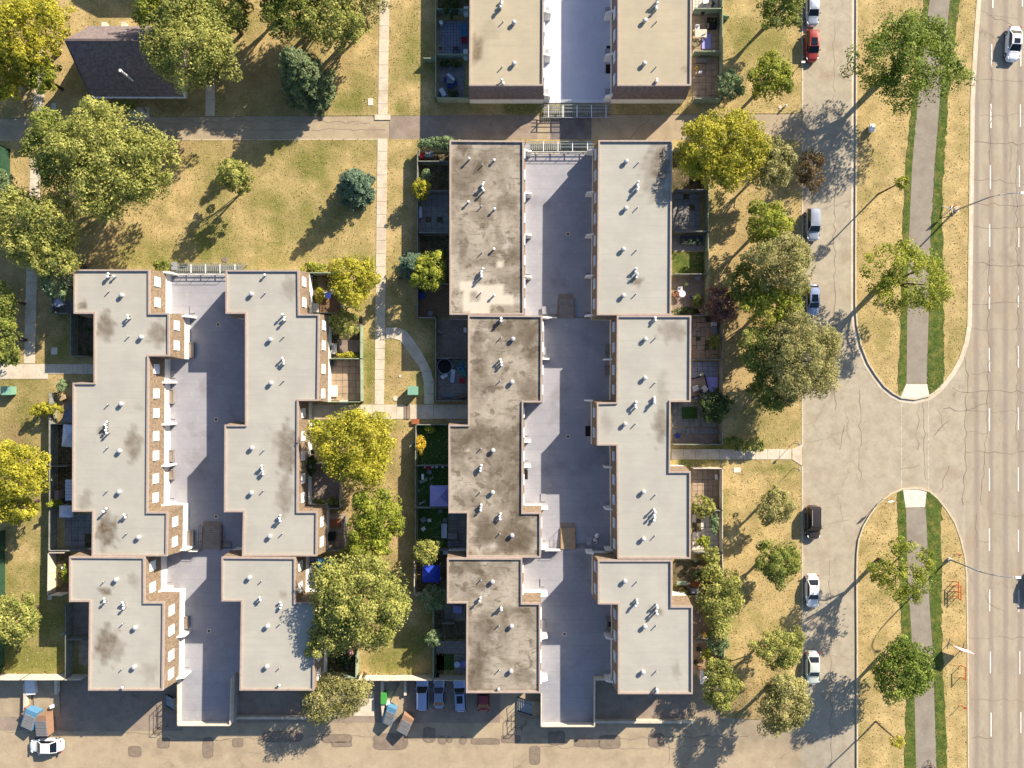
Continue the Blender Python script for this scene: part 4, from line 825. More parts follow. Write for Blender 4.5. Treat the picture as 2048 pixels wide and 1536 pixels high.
# tufts and fallen leaves that roughen the lawns
def scatter(name, sel, n, size, m, label, cat, z=.04, flat=.8, near=None):
    f = FA[sel]; c_ = V2[f]; ar = np.abs((c_[:,1,0]-c_[:,0,0])*(c_[:,2,1]-c_[:,0,1])-(c_[:,2,0]-c_[:,0,0])*(c_[:,1,1]-c_[:,0,1]))/2
    cc = c_.mean(1); ar = np.where((np.abs(cc[:,0]) < 76) & (np.abs(cc[:,1]) < 58), ar, 0); k = rng.choice(len(f), n, p=ar/ar.sum())
    a = rng.random(n); b = rng.random(n); fl = a+b > 1; a[fl] = 1-a[fl]; b[fl] = 1-b[fl]; t = c_[k]; xy = t[:,0]+(t[:,1]-t[:,0])*a[:,None]+(t[:,2]-t[:,0])*b[:,None]
    w_ = .5+.5*np.sin(xy[:,0]*.55+1.3*np.sin(xy[:,1]*.31))*np.sin(xy[:,1]*.47+1.1*np.sin(xy[:,0]*.23)); kp = rng.random(n) < .25+.75*w_; xy = xy[kp]; n = len(xy)
    pos = np.column_stack([xy, T(xy[:,0], xy[:,1])+z]); nm = unit(n)*.6+np.array([0,0,flat]); nm /= np.linalg.norm(nm, axis=1)[:,None]
    o = bpy.data.objects.new(name, leaf_mesh(name, pos, nm, size, np.clip(rng.normal(.5, .28, n), 0, 1), m)); COL.objects.link(o); tag(o, label, cat, kind='stuff')
lawn = (reg == -1) | (reg == 3)
scatter('grass_tufts', lawn, 70000, .19, 'grass_blade', 'dry tufts of straw coloured grass scattered over all lawns', 'grass', .035, 2.4)
scatter('fallen_leaves', lawn, 9000, .15, 'fallen_leaf', 'pale fallen leaves scattered over the lawns under the trees', 'leaves', .05, 2)
scatter('green_tufts', reg == 0, 7000, .17, 'green_blade', 'tufts of green grass and weeds along the cycle trail', 'grass', .05, 2.4)
# ---------------------------------------------------------------- cars
def car_meshes(L, W, Ht, kind):
    """returns dict of meshes with x = length (front at +x)"""
    R = {}; nx, npf = 26, 15
    V = []; Fc = []
    def top(t):   # hood and boot height along the car, t = -1 rear, +1 front
        if kind == 'sedan': return np.interp(t, [-1,-.93,-.55,.15,.35,.9,1], [.62,.92,1.0,1.0,.98,.76,.55])
        if kind == 'pickup': return np.interp(t, [-1,-.96,.2,.4,.9,1], [.8,1.1,1.12,1.12,.98,.7])
        return np.interp(t, [-1,-.95,-.5,.3,.45,.92,1], [.75,1.02,1.05,1.05,1.02,.86,.6])
    for i in range(nx):
        t = -1+2*i/(nx-1); tt = math.copysign(abs(t)**.8, t); hw = W/2*(1-abs(tt)**7*.38)*(1-.05*max(0, tt)**2)
        if abs(t) > .999: hw *= .93
        z1 = float(top(tt)); z0 = .28
        for j in range(npf):
            a = math.pi*j/(npf-1); cy, sy = math.cos(a), math.sin(a)
            y = hw*math.copysign(abs(cy)**.45, cy); z = z0+(z1-z0)*abs(sy)**.55
            V.append((tt*L/2, y, z))
    for i in range(nx-1):
        for j in range(npf-1):
            a = i*npf+j; Fc.append((a, a+npf, a+npf+1, a+1))
    Fc.append(tuple(range(npf))); Fc.append(tuple((nx-1)*npf+j for j in range(npf))[::-1])
    b = MB(); b.v = V; b.f = Fc; R['body'] = (b, 'paint', True)
    if kind == 'sedan': xs = (-.36*L, -.20*L, .07*L, .235*L); zb = .93
    elif kind == 'hatch': xs = (-.455*L, -.37*L, .10*L, .26*L); zb = .98
    else: xs = (-.475*L, -.43*L, .08*L, .235*L); zb = 1.0
    wb, wt = W*.44, W*.355
    def shell(g, zt, e=0.0):
        return [(xs[0]-e,-wb-e,zb),(xs[3]+e,-wb-e,zb),(xs[3]+e,wb+e,zb),(xs[0]-e,wb+e,zb),(xs[1],-wt-e,zt),(xs[2],-wt-e,zt),(xs[2],wt+e,zt),(xs[1],wt+e,zt)]
    s = shell(0, Ht-.05); m = MB(); m.v = s; m.f = [(4,5,6,7),(0,1,5,4),(1,2,6,5),(2,3,7,6),(3,0,4,7)]; R['cabin'] = (m, 'paint', False)
    # roof panel with a soft crown
    m = MB(); n1, n2 = 7, 7
    for i in range(n1):
        for j in range(n2):
            u, v = i/(n1-1), j/(n2-1)*2-1; bul = (1-(2*u-1)**4)*(1-v**4); m.v.append((lerp(xs[1]-.02, xs[2]+.02, u), v*(wt+.015), Ht-.055+.06*bul))
    for i in range(n1-1):
        for j in range(n2-1): a = i*n2+j; m.f.append((a, a+n2, a+n2+1, a+1))
    R['roof'] = (m, 'paint', True)
    def glass(i0, i1, i2, i3, ins=.07, out=.012):
        q = [Vector(s[k]) for k in (i0, i1, i2, i3)]; ce = sum(q, Vector())/4; nn = (q[1]-q[0]).cross(q[3]-q[0]).normalized()
        if nn.dot(ce-Vector((0,0,zb-.4))) < 0: nn = -nn
        e1 = (q[1]-q[0]).normalized(); p = []
        for k in range(4):
            d = ce-q[k]; p.append(q[k]+d.normalized()*ins*1.3+nn*out)
        g = MB(); g.poly(p); return g
    R['windshield'] = (glass(1,2,6,5), 'dark_glass', False); R['rear_window'] = (glass(3,0,4,7), 'dark_glass', False)
    R['side_window'] = (glass(0,1,5,4), 'dark_glass', False); R['side_window2'] = (glass(2,3,7,6), 'dark_glass', False)
    return R, xs
WHEEL = MB().tube([(0,-.11,0),(0,.11,0)], .33, 16).build('tyre', 'rubber', smooth=False); WH = WHEEL.data; bpy.data.objects.remove(WHEEL)
RIM = MB().tube([(0,-.115,0),(0,.115,0)], .2, 10).build('rim', 'steel_grey'); RM = RIM.data; bpy.data.objects.remove(RIM)
def paint(name, col, met=.3):
    if name in MATS: return name
    m = mat(name, col, rough=.28, metal=met, spec=.6); b = m.node_tree.nodes['Principled BSDF']; b.inputs['Coat Weight'].default_value = .6; b.inputs['Coat Roughness'].default_value = .08; return name
def car(label, px, py, ang, L, W, Ht, kind, pm, cat='car', group=None, sunroof=False, rails=False, dz=-.13, frontless=False):
    q = G(px, py, 0); z = float(T(q.x, q.y))+dz; q = P(px, py, z+.7)
    root = empty('parked_car' if group != 'cars driving on the main road' else 'driving_car', (q.x, q.y, z), ang, label, cat, group)
    R, xs = car_meshes(L, W, Ht, 'sedan' if kind == 'sedan' else kind)
    body = None
    for k, (mb, m, sm) in R.items():
        o = mb.build(k.replace('2', ''), pm if m == 'paint' else m, root, smooth=sm)
        if k == 'body': body = o
    for sx in (-.305*L, .315*L):
        for sy in (-1, 1):
            w_ = inst('wheel', WH, (sx, sy*(W/2-.10), .33), 0, root); inst('rim', RM, (0,0,0), 0, w_)
    for sy in (-1, 1):
        m = MB(); m.tube([(L*.455, sy*W*.30, .66),(L*.425, sy*W*.405, .74),(L*.385, sy*W*.445, .80)], [.07,.09,.05], 6); m.build('headlight', 'window_pane', root, smooth=True)
        m = MB(); m.box(-L*.475, sy*W*.40-.14, .74, -L*.455, sy*W*.40+.14, .90); m.build('tail_light', 'red_plastic', root)
        m = MB(); m.tube([(xs[3]-.35, sy*W*.45, 1.0),(xs[3]-.38, sy*(W/2+.13), 1.06)], [.05,.10], 6); m.build('side_mirror', pm, root)
        if rails: MB().bar((xs[1]+.1, sy*W*.315, Ht+.03), (xs[2]-.2, sy*W*.315, Ht+.03), .05).build('roof_rail', 'steel_grey', root)
    MB().box(L/2-.10, -.26, .45, L/2-.02, .26, .6).build('number_plate', 'white_plastic', root)
    # shut lines of hood and boot
    MB().bar((L*.245, -W*.40, 1.0 if kind == 'sedan' else 1.06), (L*.245, W*.40, 1.0 if kind == 'sedan' else 1.06), .03, .01).build('wiper_cowl', 'black', root)
    if sunroof:
        MB().box((xs[1]+xs[2])/2-.1, -.42, Ht+.005, xs[2]-.12, .42, Ht+.018).build('sunroof', 'dark_glass', root)
    return root
paint('paint_white', c(225,228,232), 0); paint('paint_silver', c(168,176,186), .5); paint('paint_red', c(140,44,34), .2); paint('paint_brown', c(66,58,52), .3)
paint('paint_greenwhite', c(196,206,196), .1); paint('paint_bluegrey', c(150,165,196), .35); paint('paint_grey', c(130,140,158), .5); paint('paint_crimson', c(130,32,40), .2)
PK = 'cars parked along the street kerb'; PB = 'cars parked at the bottom parking'; DR = 'cars driving on the main road'; dn = -math.pi/2; up = math.pi/2
car('silver white sedan cut by the top edge at the kerb', 1625, 18, dn, 4.7, 1.82, 1.42, 'sedan', 'paint_silver', group=PK)
car('red parked hatchback with a dark sunroof', 1624, 91, dn, 4.45, 1.85, 1.62, 'hatch', 'paint_red', group=PK, sunroof=True)
car('silver grey minivan parked below the brown leaved tree', 1626, 449, dn, 4.6, 1.85, 1.72, 'suv', 'paint_silver', group=PK)
car('white wagon with sunroof parked between the pale willows', 1625, 600, dn, 4.4, 1.78, 1.6, 'hatch', 'paint_bluegrey', group=PK, sunroof=True)
car('dark brown SUV, the darkest vehicle at the kerb', 1627, 1045, dn, 4.75, 1.95, 1.78, 'suv', 'paint_brown', group=PK, rails=True)
car('silver white sedan parked in branch shadows', 1625, 1182, dn, 4.65, 1.82, 1.42, 'sedan', 'paint_white', group=PK)
car('pale green sedan, lowest of the cars at the kerb', 1626, 1336, dn, 4.65, 1.84, 1.42, 'sedan', 'paint_greenwhite', group=PK)
car('white sedan with small sunroof driving down the main road', 2028, 87, dn-.06, 4.9, 1.95, 1.42, 'sedan', 'paint_white', group=DR, sunroof=True)
car('dark sedan barely showing at the right edge of the road', 2069, 1177, dn, 4.7, 1.85, 1.45, 'sedan', 'paint_grey', group=DR)
car('leftmost silver blue minivan at the bottom parking', 845, 1388, up, 4.7, 1.9, 1.72, 'hatch', 'paint_bluegrey', group=PB, dz=-.05)
car('smallest grey blue sedan, second in the parking row', 878, 1388, up, 4.1, 1.75, 1.45, 'sedan', 'paint_grey', group=PB, dz=-.05)
car('silver crossover with a big glass roof in the parking row', 920, 1391, up+.05, 4.6, 1.88, 1.65, 'hatch', 'paint_bluegrey', group=PB, sunroof=True, rails=True, dz=-.05)
car('red car half hidden under the roof overhang', 967, 1392, up, 4.3, 1.76, 1.45, 'sedan', 'paint_crimson', group=PB, dz=-.05)
car('bright white car crossing the lane at the lower left corner', 92, 1492, math.pi, 4.7, 1.9, 1.5, 'sedan', 'paint_white', group='cars on the bottom lane', dz=-.05)
# ---------------------------------------------------------------- fences
def gz(px, py): q = G(px, py); return q
FN = 0
def fence(label, pts, h=1.65, m='fence_grey', step=2.4, group='yard fences', zb=None):
    """board panels between posts; each panel and post is a part"""
    root = empty('fence', (0,0,0), 0, label, 'fence', group)
    q = [G(*p) for p in pts]
    for a, b in zip(q, q[1:]):
        L = (b-a).length; k = max(1, round(L/step)); d = (b-a).normalized(); n = Vector((-d.y, d.x, 0))
        for i in range(k):
            p0 = a+(b-a)*i/k; p1 = a+(b-a)*(i+1)/k; z = min(p0.z, p1.z) if zb is None else zb
            hh = h+random.uniform(-.03, .03); jj = n*random.uniform(-.015, .015)
            mb = MB().bar(p0+d*.05+jj+Vector((0,0,hh/2)), p1-d*.05+jj+Vector((0,0,hh/2)), .035, hh); o = mb.build('panel', m, root)
            MB().bar(p0+d*.05+Vector((0,0,hh+.02)), p1-d*.05+Vector((0,0,hh+.02)), .11, .04).build('cap_rail', m, o)
            MB().box(p0.x-.05, p0.y-.05, p0.z-.2, p0.x+.05, p0.y+.05, p0.z+h+.08).build('post', m, root)
        MB().box(b.x-.05, b.y-.05, b.z-.2, b.x+.05, b.y+.05, b.z+h+.08).build('post', m, root)
    return root
fence('grey fence along the upper yards west of the third row', [(838,304),(838,388),(838,470),(838,570),(838,637),(874,637)])
fence('grey fence round the patios beside the dirtiest roof', [(874,637),(874,718),(874,801),(934,801)])
fence('long grey fence west of the turf and gazebo yards', [(897,848),(835,848),(834,930),(834,1013),(834,1097)])
fence('timber fence west of the blue gazebo', [(832,1100),(832,1184),(846,1184)], m='fence_white')
fence('grey fence on the lawn above the parked cars', [(869,1206),(869,1348)], m='fence_green')
for y, x0, x1, lb in [(329,839,897,'short divider above the vine and yellow shrub yard'),(387,839,897,'divider under the yellow shrub on the third row'),(470,839,897,'divider below the slab patio with dark joints'),(570,839,897,'divider under the green tree beside the blue spruce'),
    (717,875,934,'divider between the bare brown patio and the cluttered one'),(929,835,897,'divider above the lilac gazebo yard'),(1012,835,897,'divider right below the lilac gazebo'),(1096,876,932,'divider at the sofa patio bottom'),(1240,887,910,'low rail fence of the small deck below the half bare shrub')]:
    fence(lb, [(x0,y),(x1,y)], h=1.5, m='fence_grey', group='yard dividers west of the third row')
fence('white lit fence along the bottom of the central lawn', [(722,1350),(869,1350),(932,1351)], h=1.75, m='fence_white', group='fences over the bottom parking')
fence('white lit fence along the bottom of the west lawn', [(-60,1348),(60,1348),(146,1348),(178,1348)], h=1.95, m='fence_white', group='fences over the bottom parking')
fence('dark green fence at the left edge beside the west lawn', [(10,1060),(10,1200),(9,1330),(0,1348)], h=1.7, m='fence_dkgreen', group='dark green fences')
fence('dark green fence at the left edge by the park path', [(10,298),(20,300),(20,380)], h=1.9, m='fence_dkgreen', group='dark green fences')
fence('grey blue fence of the dark planted bed at the far left building', [(187,627),(154,627),(154,713),(187,713)], h=1.4, m='fence_grey')
fence('short fence closing the first west yard', [(116,598),(116,628),(148,628)], h=1.4)
fence('weathered fence along the long west yards', [(114,786),(114,838),(114,930),(114,1010),(113,1096),(184,1096)], m='fence_grey')
fence('white sided sunlit fence at the little west garden', [(142,1100),(112,1100),(111,1184),(140,1184)], m='fence_white')
fence('grey green fence of the lowest west patios', [(146,1204),(146,1348)], m='fence_grey')
for y, x0, x1, lb in [(847,115,147,'divider above the white canvas sail'),(930,115,147,'divider north of the corrugated white roof'),(1272,147,178,'divider of the lowest west patios')]:
    fence(lb, [(x0,y),(x1,y)], h=1.5, group='yard dividers at the far left')
fence('green fence round the shaded second row yards', [(616,549),(688,549),(688,628)], m='fence_green')
fence('green fence along the footpath by the sunlit slab patio', [(726,652),(726,718),(727,803),(657,803)], m='fence_green')
fence('dark fence behind the bright yellow tree', [(685,900),(685,1013),(622,1013)], m='fence_grey')
fence('fence of the rusty patio in the second row', [(658,1096),(694,1096),(694,1030)], m='fence_grey')
fence('fence below the blue mat yard', [(617,1184),(672,1184)], m='fence_grey')
fence('green fence of the lowest shaded second row yard', [(717,1300),(717,1346),(640,1346)], m='fence_green')
for y, x0, x1, lb in [(718,658,726,'divider on the north side of the sunlit slab patio'),(628,640,688,'divider under the two yellow tree yards'),(925,622,685,'divider beneath the bright yellow tree')]:
    fence(lb, [(x0,y),(x1,y)], h=1.5, group='yard dividers of the second row', m='fence_green')
fence('fence along the upper east patios beside the bright tree', [(1345,303),(1410,303),(1410,385),(1410,468),(1410,551),(1410,633)], m='fence_green')
fence('fence along the middle east patios', [(1382,633),(1438,633),(1438,720),(1438,803),(1438,887),(1342,887)], m='fence_grey')
fence('white topped fence along the southern east patios', [(1382,934),(1438,934),(1438,1017),(1438,1101),(1440,1190)], m='fence_white')
fence('fence from the hedge tree down to the white roofed shed', [(1440,1190),(1441,1275),(1442,1350)], m='fence_green')
for y, x0, x1, lb in [(385,1345,1410,'divider under the bright yellow tree'),(467,1345,1410,'divider above the long planter patio'),(551,1345,1410,'divider between the small lawn and the round table'),(720,1383,1438,'divider above the blue mat patio with sandbox'),(803,1383,1410,'divider between sandbox and turf patios'),
    (1017,1384,1438,'divider through the big round shrub'),(1101,1384,1438,'pale divider under the leafy shrub'),(1192,1388,1440,'divider below the terracotta pots'),(1275,1386,1441,'divider above the yellow green patio shrub')]:
    fence(lb, [(x0,y),(x1,y)], h=1.5, group='yard dividers east of the fourth row')
fence('white topped fence along the top edge east patios', [(1438,-150),(1438,28),(1438,112),(1438,207),(1384,206)], m='fence_green')
fence('fence round the top edge west patios', [(874,-150),(874,30),(874,119),(874,205),(939,205)], m='fence_green')
for y, x0, x1, lb in [(29,1384,1438,'open green gate divider in the top edge east patios'),(113,1384,1438,'second divider of the top edge east patios'),(30,875,938,'divider above the blue paved patio'),(119,875,938,'divider below the blue paved patio')]:
    fence(lb, [(x0,y),(x1,y)], h=1.6, m='fence_green', group='yard dividers at the top edge')
for a, b, lb in [((1438,38),(1453,41),'small wing fence jutting onto the top east lawn'),((850,124),(873,124),'small wing fence jutting onto the top west lawn'),((822,892),(834,880),'thin rail leaning out from the long third row fence'),((131,1262),(146,1262),'small wing fence on the lower west lawn')]:
    fence(lb, [a, b], h=1.2, m='fence_green', group='short wing fences')
# ---------------------------------------------------------------- yard surfaces
def yard(label, x0, y0, x1, y1, kind, step=None, m=None, miss=.0, base='soil', lift=.03, group=None):
    """a patio or bed: base sheet plus slabs / boards as separate pieces"""
    a = G(x0, y1); b = G(x1, y0); z = max(a.z, b.z)
    root = empty('patio' if kind in ('slabs', 'boards', 'crazy') else 'garden_bed', (0,0,0)); tag(root, kind='structure')
    MB().box(a.x, a.y, z-.2, b.x, b.y, z+lift).build('bed', base, root)
    X0, Y0, X1, Y1 = a.x, a.y, b.x, b.y; z += lift
    if kind in ('slabs', 'crazy'):
        s = step or .62; nx = max(1, int((X1-X0)/s)); ny = max(1, int((Y1-Y0)/s)); sx = (X1-X0)/nx; sy = (Y1-Y0)/ny
        pm = MB().box(-sx/2+.022, -sy/2+.022, 0, sx/2-.022, sy/2-.022, .045).build('paver', m); me = pm.data; bpy.data.objects.remove(pm)
        for i in range(nx):
            for j in range(ny):
                if random.random() < miss: continue
                jx = .05 if kind == 'crazy' else .008
                inst('paver', me, (X0+(i+.5)*sx+random.uniform(-jx, jx), Y0+(j+.5)*sy+random.uniform(-jx, jx), z+random.uniform(-.008, .012)), random.uniform(-.02, .02)*(5 if kind == 'crazy' else 1), root)
    elif kind == 'boards':
        s = step or .3; n = max(1, int((Y1-Y0)/s)); s = (Y1-Y0)/n
        pm = MB().box(-(X1-X0)/2, -s/2+.015, 0, (X1-X0)/2, s/2-.015, .05).build('board', m); me = pm.data; bpy.data.objects.remove(pm)
        for j in range(n): inst('board', me, ((X0+X1)/2, Y0+(j+.5)*s, z+.08+random.uniform(-.005, .005)), 0, root)
    return root
Y = yard
Y('', 840,305,897,328,'bed'); Y('', 840,331,897,386,'bed'); Y('', 840,389,897,468,'slabs',.72,'paver_grey',.14); Y('', 840,472,897,568,'bed'); Y('', 840,572,897,635,'boards',.34,'wood_brown')
Y('', 876,639,934,716,'bed', base='brown_slab'); Y('', 876,719,934,800,'boards',.45,'wood_grey')
Y('', 836,850,897,928,'bed', base='turf'); Y('', 836,931,897,1011,'bed', base='turf'); Y('', 836,1014,896,1095,'bed', base='turf'); Y('', 898,1027,932,1095,'slabs',.8,'paver_grey',.05)
Y('', 834,1101,893,1183,'bed'); Y('', 870,1207,888,1347,'bed'); Y('', 889,1207,930,1239,'boards',.3,'wood_grey'); Y('', 889,1242,930,1279,'bed'); Y('', 873,1281,930,1306,'boards',.3,'wood_grey')
Y('', 873,1308,908,1340,'bed', base='turf'); Y('', 910,1308,931,1346,'boards',.3,'wood_grey')
Y('', 156,629,186,712,'bed'); Y('', 117,600,148,627,'bed', base='paver_grey'); Y('', 126,800,146,845,'bed', base='brown_slab'); Y('', 116,849,147,929,'bed'); Y('', 116,932,147,1009,'bed'); Y('', 130,1028,184,1094,'slabs',.85,'paver_grey',.12)
Y('', 113,1102,140,1183,'bed'); Y('', 148,1206,178,1270,'slabs',1.1,'brown_slab',.0); Y('', 158,1274,178,1330,'slabs',.9,'paver_tan',.0)
Y('', 622,551,687,626,'bed'); Y('', 640,596,684,626,'boards',.28,'wood_brown'); Y('', 659,631,725,716,'bed'); Y('', 677,680,724,705,'slabs',2.4,'brown_slab'); Y('', 659,720,725,801,'slabs',.82,'paver_tan')
Y('', 623,840,684,923,'bed'); Y('', 623,927,684,1011,'bed', base='brown_slab'); Y('', 658,1026,693,1094,'slabs',.8,'paver_tan',.1); Y('', 618,1114,672,1182,'slabs',.7,'paver_blue',.0); Y('', 652,1206,716,1344,'bed')
Y('', 1345,305,1408,383,'bed'); Y('', 1345,388,1400,465,'slabs',.72,'paver_grey',.03); Y('', 1345,470,1408,502,'bed', base='paver_grey'); Y('', 1345,504,1408,549,'bed', base='watered_grass'); Y('', 1345,554,1408,630,'bed', base='brown_slab')
Y('', 1384,636,1436,718,'crazy',.58,'paver_tan',.06); Y('', 1384,723,1436,801,'slabs',.62,'paver_blue'); Y('', 1344,806,1400,854,'slabs',.7,'paver_grey'); Y('', 1344,856,1436,868,'slabs',.6,'paver_grey'); Y('', 1344,869,1436,885,'bed', base='brown_slab'); Y('', 1401,806,1436,854,'slabs',.7,'paver_grey')
Y('', 1384,937,1436,1015,'slabs',.72,'paver_tan'); Y('', 1384,1019,1436,1099,'crazy',.6,'paver_pale',.3); Y('', 1346,1121,1438,1190,'bed'); Y('', 1386,1194,1439,1273,'bed', base='brown_slab'); Y('', 1386,1277,1440,1350,'slabs',.8,'paver_tan')
Y('', 1385,-140,1436,27,'slabs',.42,'paver_pale'); Y('', 1385,31,1436,111,'slabs',.9,'paver_tan'); Y('', 1385,115,1436,204,'slabs',.85,'paver_tan',.03)
Y('', 876,-140,938,28,'bed'); Y('', 878,42,937,112,'slabs',.40,'paver_blue',.01); Y('', 877,130,930,202,'bed', base='paver_grey')
turf = MB(); a = P(1364,838,.13); b = P(1394,814,.13); turf.box(a.x, a.y, .06, b.x, b.y, .16); tag(turf.build('turf_mat', 'turf'), 'dark green artificial grass mat laid on the grey slab patio', 'mat')
# ---------------------------------------------------------------- furniture builders
def at(px, py, h=0): return G(px, py, h)
def T_(name, label, cat, px, py, rz=0, group=None, z=None):
    q = G(px, py); return empty(name, (q.x, q.y, (q.z if z is None else z)+.09), rz, label, cat, group)
def gazebo(label, px, py, w, d, m, rz=0, h=2.3, group='gazebos'):
    q = P(px, py, h); t = empty('gazebo', (q.x, q.y, 0), rz, label, 'gazebo', group)
    mb = MB(); mb.v = [(-w/2,-d/2,h),(w/2,-d/2,h),(w/2,d/2,h),(-w/2,d/2,h),(0,0,h+.75)]; mb.f = [(0,1,4),(1,2,4),(2,3,4),(3,0,4)]; mb.build('canopy', m, t)
    mb = MB(); 
    for (x0, y0), (x1, y1) in (((-w/2,-d/2),(w/2,-d/2)),((w/2,-d/2),(w/2,d/2)),((w/2,d/2),(-w/2,d/2)),((-w/2,d/2),(-w/2,-d/2))): mb.bar((x0,y0,h-.12), (x1,y1,h-.12), .02, .25)
    mb.build('valance', m, t)
    for sx in (-1, 1):
        for sy in (-1, 1): MB().box(sx*(w/2-.06)-.03, sy*(d/2-.06)-.03, .05, sx*(w/2-.06)+.03, sy*(d/2-.06)+.03, h).build('leg', 'white_metal', t)
    return t
gazebo('bright royal blue gazebo in the third row yards', 862.5, 1148, 2.35, 2.25, 'blue_canvas')
gazebo('lilac gazebo partly tucked under the third row roof edge', 880, 992, 2.75, 2.85, 'lilac_canvas')
gazebo('pale blue pitched canvas roof at the far left yards', 141, 872, 2.2, 3.0, 'white_canvas', rz=-.08)
gazebo('small square white gazebo left of the far left building', 132, 1023, 1.85, 1.6, 'white_canvas', h=2.0)
def flat_roof(label, px, py, w, d, m, h=2.1, n=6, rz=0, cat='canopy', tilt=.15):
    q = P(px, py, h); t = empty('patio_roof', (q.x, q.y, 0), rz, label, cat)
    for i in range(n):
        MB().box(-w/2, -d/2+i*d/n+.02, h+tilt*(i % 2)*.15, w/2, -d/2+(i+1)*d/n-.02, h+.05+tilt*(i % 2)*.15).build('roof_sheet', m, t)
    for sx in (-1, 1):
        for sy in (-1, 1): MB().box(sx*(w/2-.06)-.04, sy*(d/2-.06)-.04, .03, sx*(w/2-.06)+.04, sy*(d/2-.06)+.04, h).build('post', 'wood_grey', t)
    return t
flat_roof('pale corrugated patio roof against the far left building', 140, 980, 1.25, 2.9, 'white_canvas', n=7)
def sail(label, pts, m, hs):
    q = [P(x, y, h) for (x, y), h in zip(pts, hs)]; c0 = sum(q, Vector())/len(q); t = empty('shade_sail', (c0.x, c0.y, 0), 0, label, 'shade sail'); mb = MB(); n = len(q)
    cc = c0-Vector((0,0,.15)); mb.v = [tuple(v-Vector((c0.x,c0.y,0))) for v in q]+[tuple(cc-Vector((c0.x,c0.y,0)))]; mb.f = [(i, (i+1) % n, n) for i in range(n)]; mb.build('canvas', m, t)
    for v in q[:2]: MB().bar((v.x-c0.x, v.y-c0.y, 0), (v.x-c0.x, v.y-c0.y, v.z), .07).build('pole', 'steel_grey', t)
sail('grey pointed shade sail in the yard above the white canvas', [(148,800),(128,825),(122,845),(147,845)], 'grey_canvas', [2.1,1.9,1.9,2.1])
def table(label, px, py, w=1.1, d=.7, h=.72, m='grey_plastic', rz=0, round_=False, group=None, legm=None):
    t = T_('round_table' if round_ else 'table', label, 'table', px, py, rz, group)
    if round_: MB().tube([(0,0,h-.04),(0,0,h)], w/2, 20).build('table_top', m, t); MB().tube([(0,0,0),(0,0,h-.04)], .05, 8).build('pedestal', legm or m, t)
    else:
        MB().box(-w/2,-d/2,h-.04,w/2,d/2,h).build('table_top', m, t)
        for sx in (-1, 1):
            for sy in (-1, 1): MB().box(sx*(w/2-.06)-.025, sy*(d/2-.06)-.025, 0, sx*(w/2-.06)+.025, sy*(d/2-.06)+.025, h-.04).build('leg', legm or m, t)
    return t
def chair(label, px, py, rz=0, m='white_plastic', group='patio chairs', w=.55):
    t = T_('patio_chair', label, 'chair', px, py, rz, group)
    MB().box(-w/2,-w/2,.38,w/2,w/2,.43).build('seat', m, t); MB().box(-w/2,w/2-.05,.43,w/2,w/2+.02,.86).build('backrest', m, t)
    for sx in (-1, 1):
        for sy in (-1, 1): MB().box(sx*(w/2-.04)-.02, sy*(w/2-.04)-.02, 0, sx*(w/2-.04)+.02, sy*(w/2-.04)+.02, .38).build('leg', m, t)
        MB().box(sx*(w/2)-.03, -w/2, .6, sx*(w/2)+.03, w/2, .64).build('armrest', m, t)
    return t
def pot(label, px, py, r=.28, m='terracotta', plant='leaf_green', group='potted plants', name='plant_pot'):
    t = T_(name, label, 'plant pot', px, py, 0, group); MB().tube([(0,0,0),(0,0,.3),(0,0,.32)], [r*.7, r, r*1.05], 12).build('pot', m, t)
    n = 60; d = unit(n); pos = d*np.array([r*1.1, r*1.1, .25])+np.array([0,0,.5]); me = leaf_mesh('foliage', pos, unit(n), .18, rng.uniform(.2, .9, n), plant)
    o = bpy.data.objects.new('foliage', me); COL.objects.link(o); o.parent = t; return t
def boxy(name, label, cat, px, py, w, d, h, m, rz=0, lid=None, group=None, z=None, lidname='lid'):
    t = T_(name, label, cat, px, py, rz, group, z); b = MB(); s = 0
    b.v = [(-w/2*.94,-d/2*.94,0),(w/2*.94,-d/2*.94,0),(w/2*.94,d/2*.94,0),(-w/2*.94,d/2*.94,0),(-w/2,-d/2,h),(w/2,-d/2,h),(w/2,d/2,h),(-w/2,d/2,h)]
    b.f = [(0,3,2,1),(4,5,6,7),(0,1,5,4),(1,2,6,5),(2,3,7,6),(3,0,4,7)]; b.build('body', m, t); MB().box(-w/2-.03,-d/2-.03,h,w/2+.03,d/2+.03,h+.07).build(lidname, lid or m, t); return t
# top edge patios
for k, (x, y, m, lb) in enumerate([(927,58,'sky_plastic','upper light blue armchair on the blue paved patio'),(928,71,'sky_plastic','lower light blue armchair next to the red one'),(929,84,'red_plastic','red armchair on the blue paved patio')]): chair(lb, x, y, math.pi/2, m, 'armchairs on the blue paved patio', .72)
boxy('plastic_bin','white bin at the left fence of the blue paved patio','bin',883,50,.4,.5,.6,'white_plastic',.3); table('dark wire table standing near the bottom of the blue paved patio', 912,101,.75,.55,.6,'dark_plastic',.1)
table('grey garden table among blue chairs at the lower left of the beige roof', 902,162,1.0,1.3,.72,'grey_plastic'); sail('white folded parasol cloth over the grey garden table', [(893,149),(897,146),(910,158),(907,162)], 'white_canvas', [1.2,1.2,1.0,1.0])
for x, y, rz, lb in [(893,163,1.6,'blue garden chair left of the grey garden table'),(911,170,-1.6,'blue garden chair right of the grey garden table'),(900,175,3.1,'blue garden chair below the grey garden table')]: chair(lb, x, y, rz, 'blue_plastic', 'blue garden chairs')
boxy('storage_box','pale storage box leaning in the corner by the garden chairs','box',886,188,.55,1.1,.5,'white_canvas',.5)
boxy('ac_unit','white cooling unit beside the house wall at the blue patio top','appliance',933,28,.6,1.1,.8,'white_plastic'); boxy('ac_unit','white cooling unit beside the house wall at the blue patio bottom','appliance',932,114,.55,1.2,.8,'white_plastic')
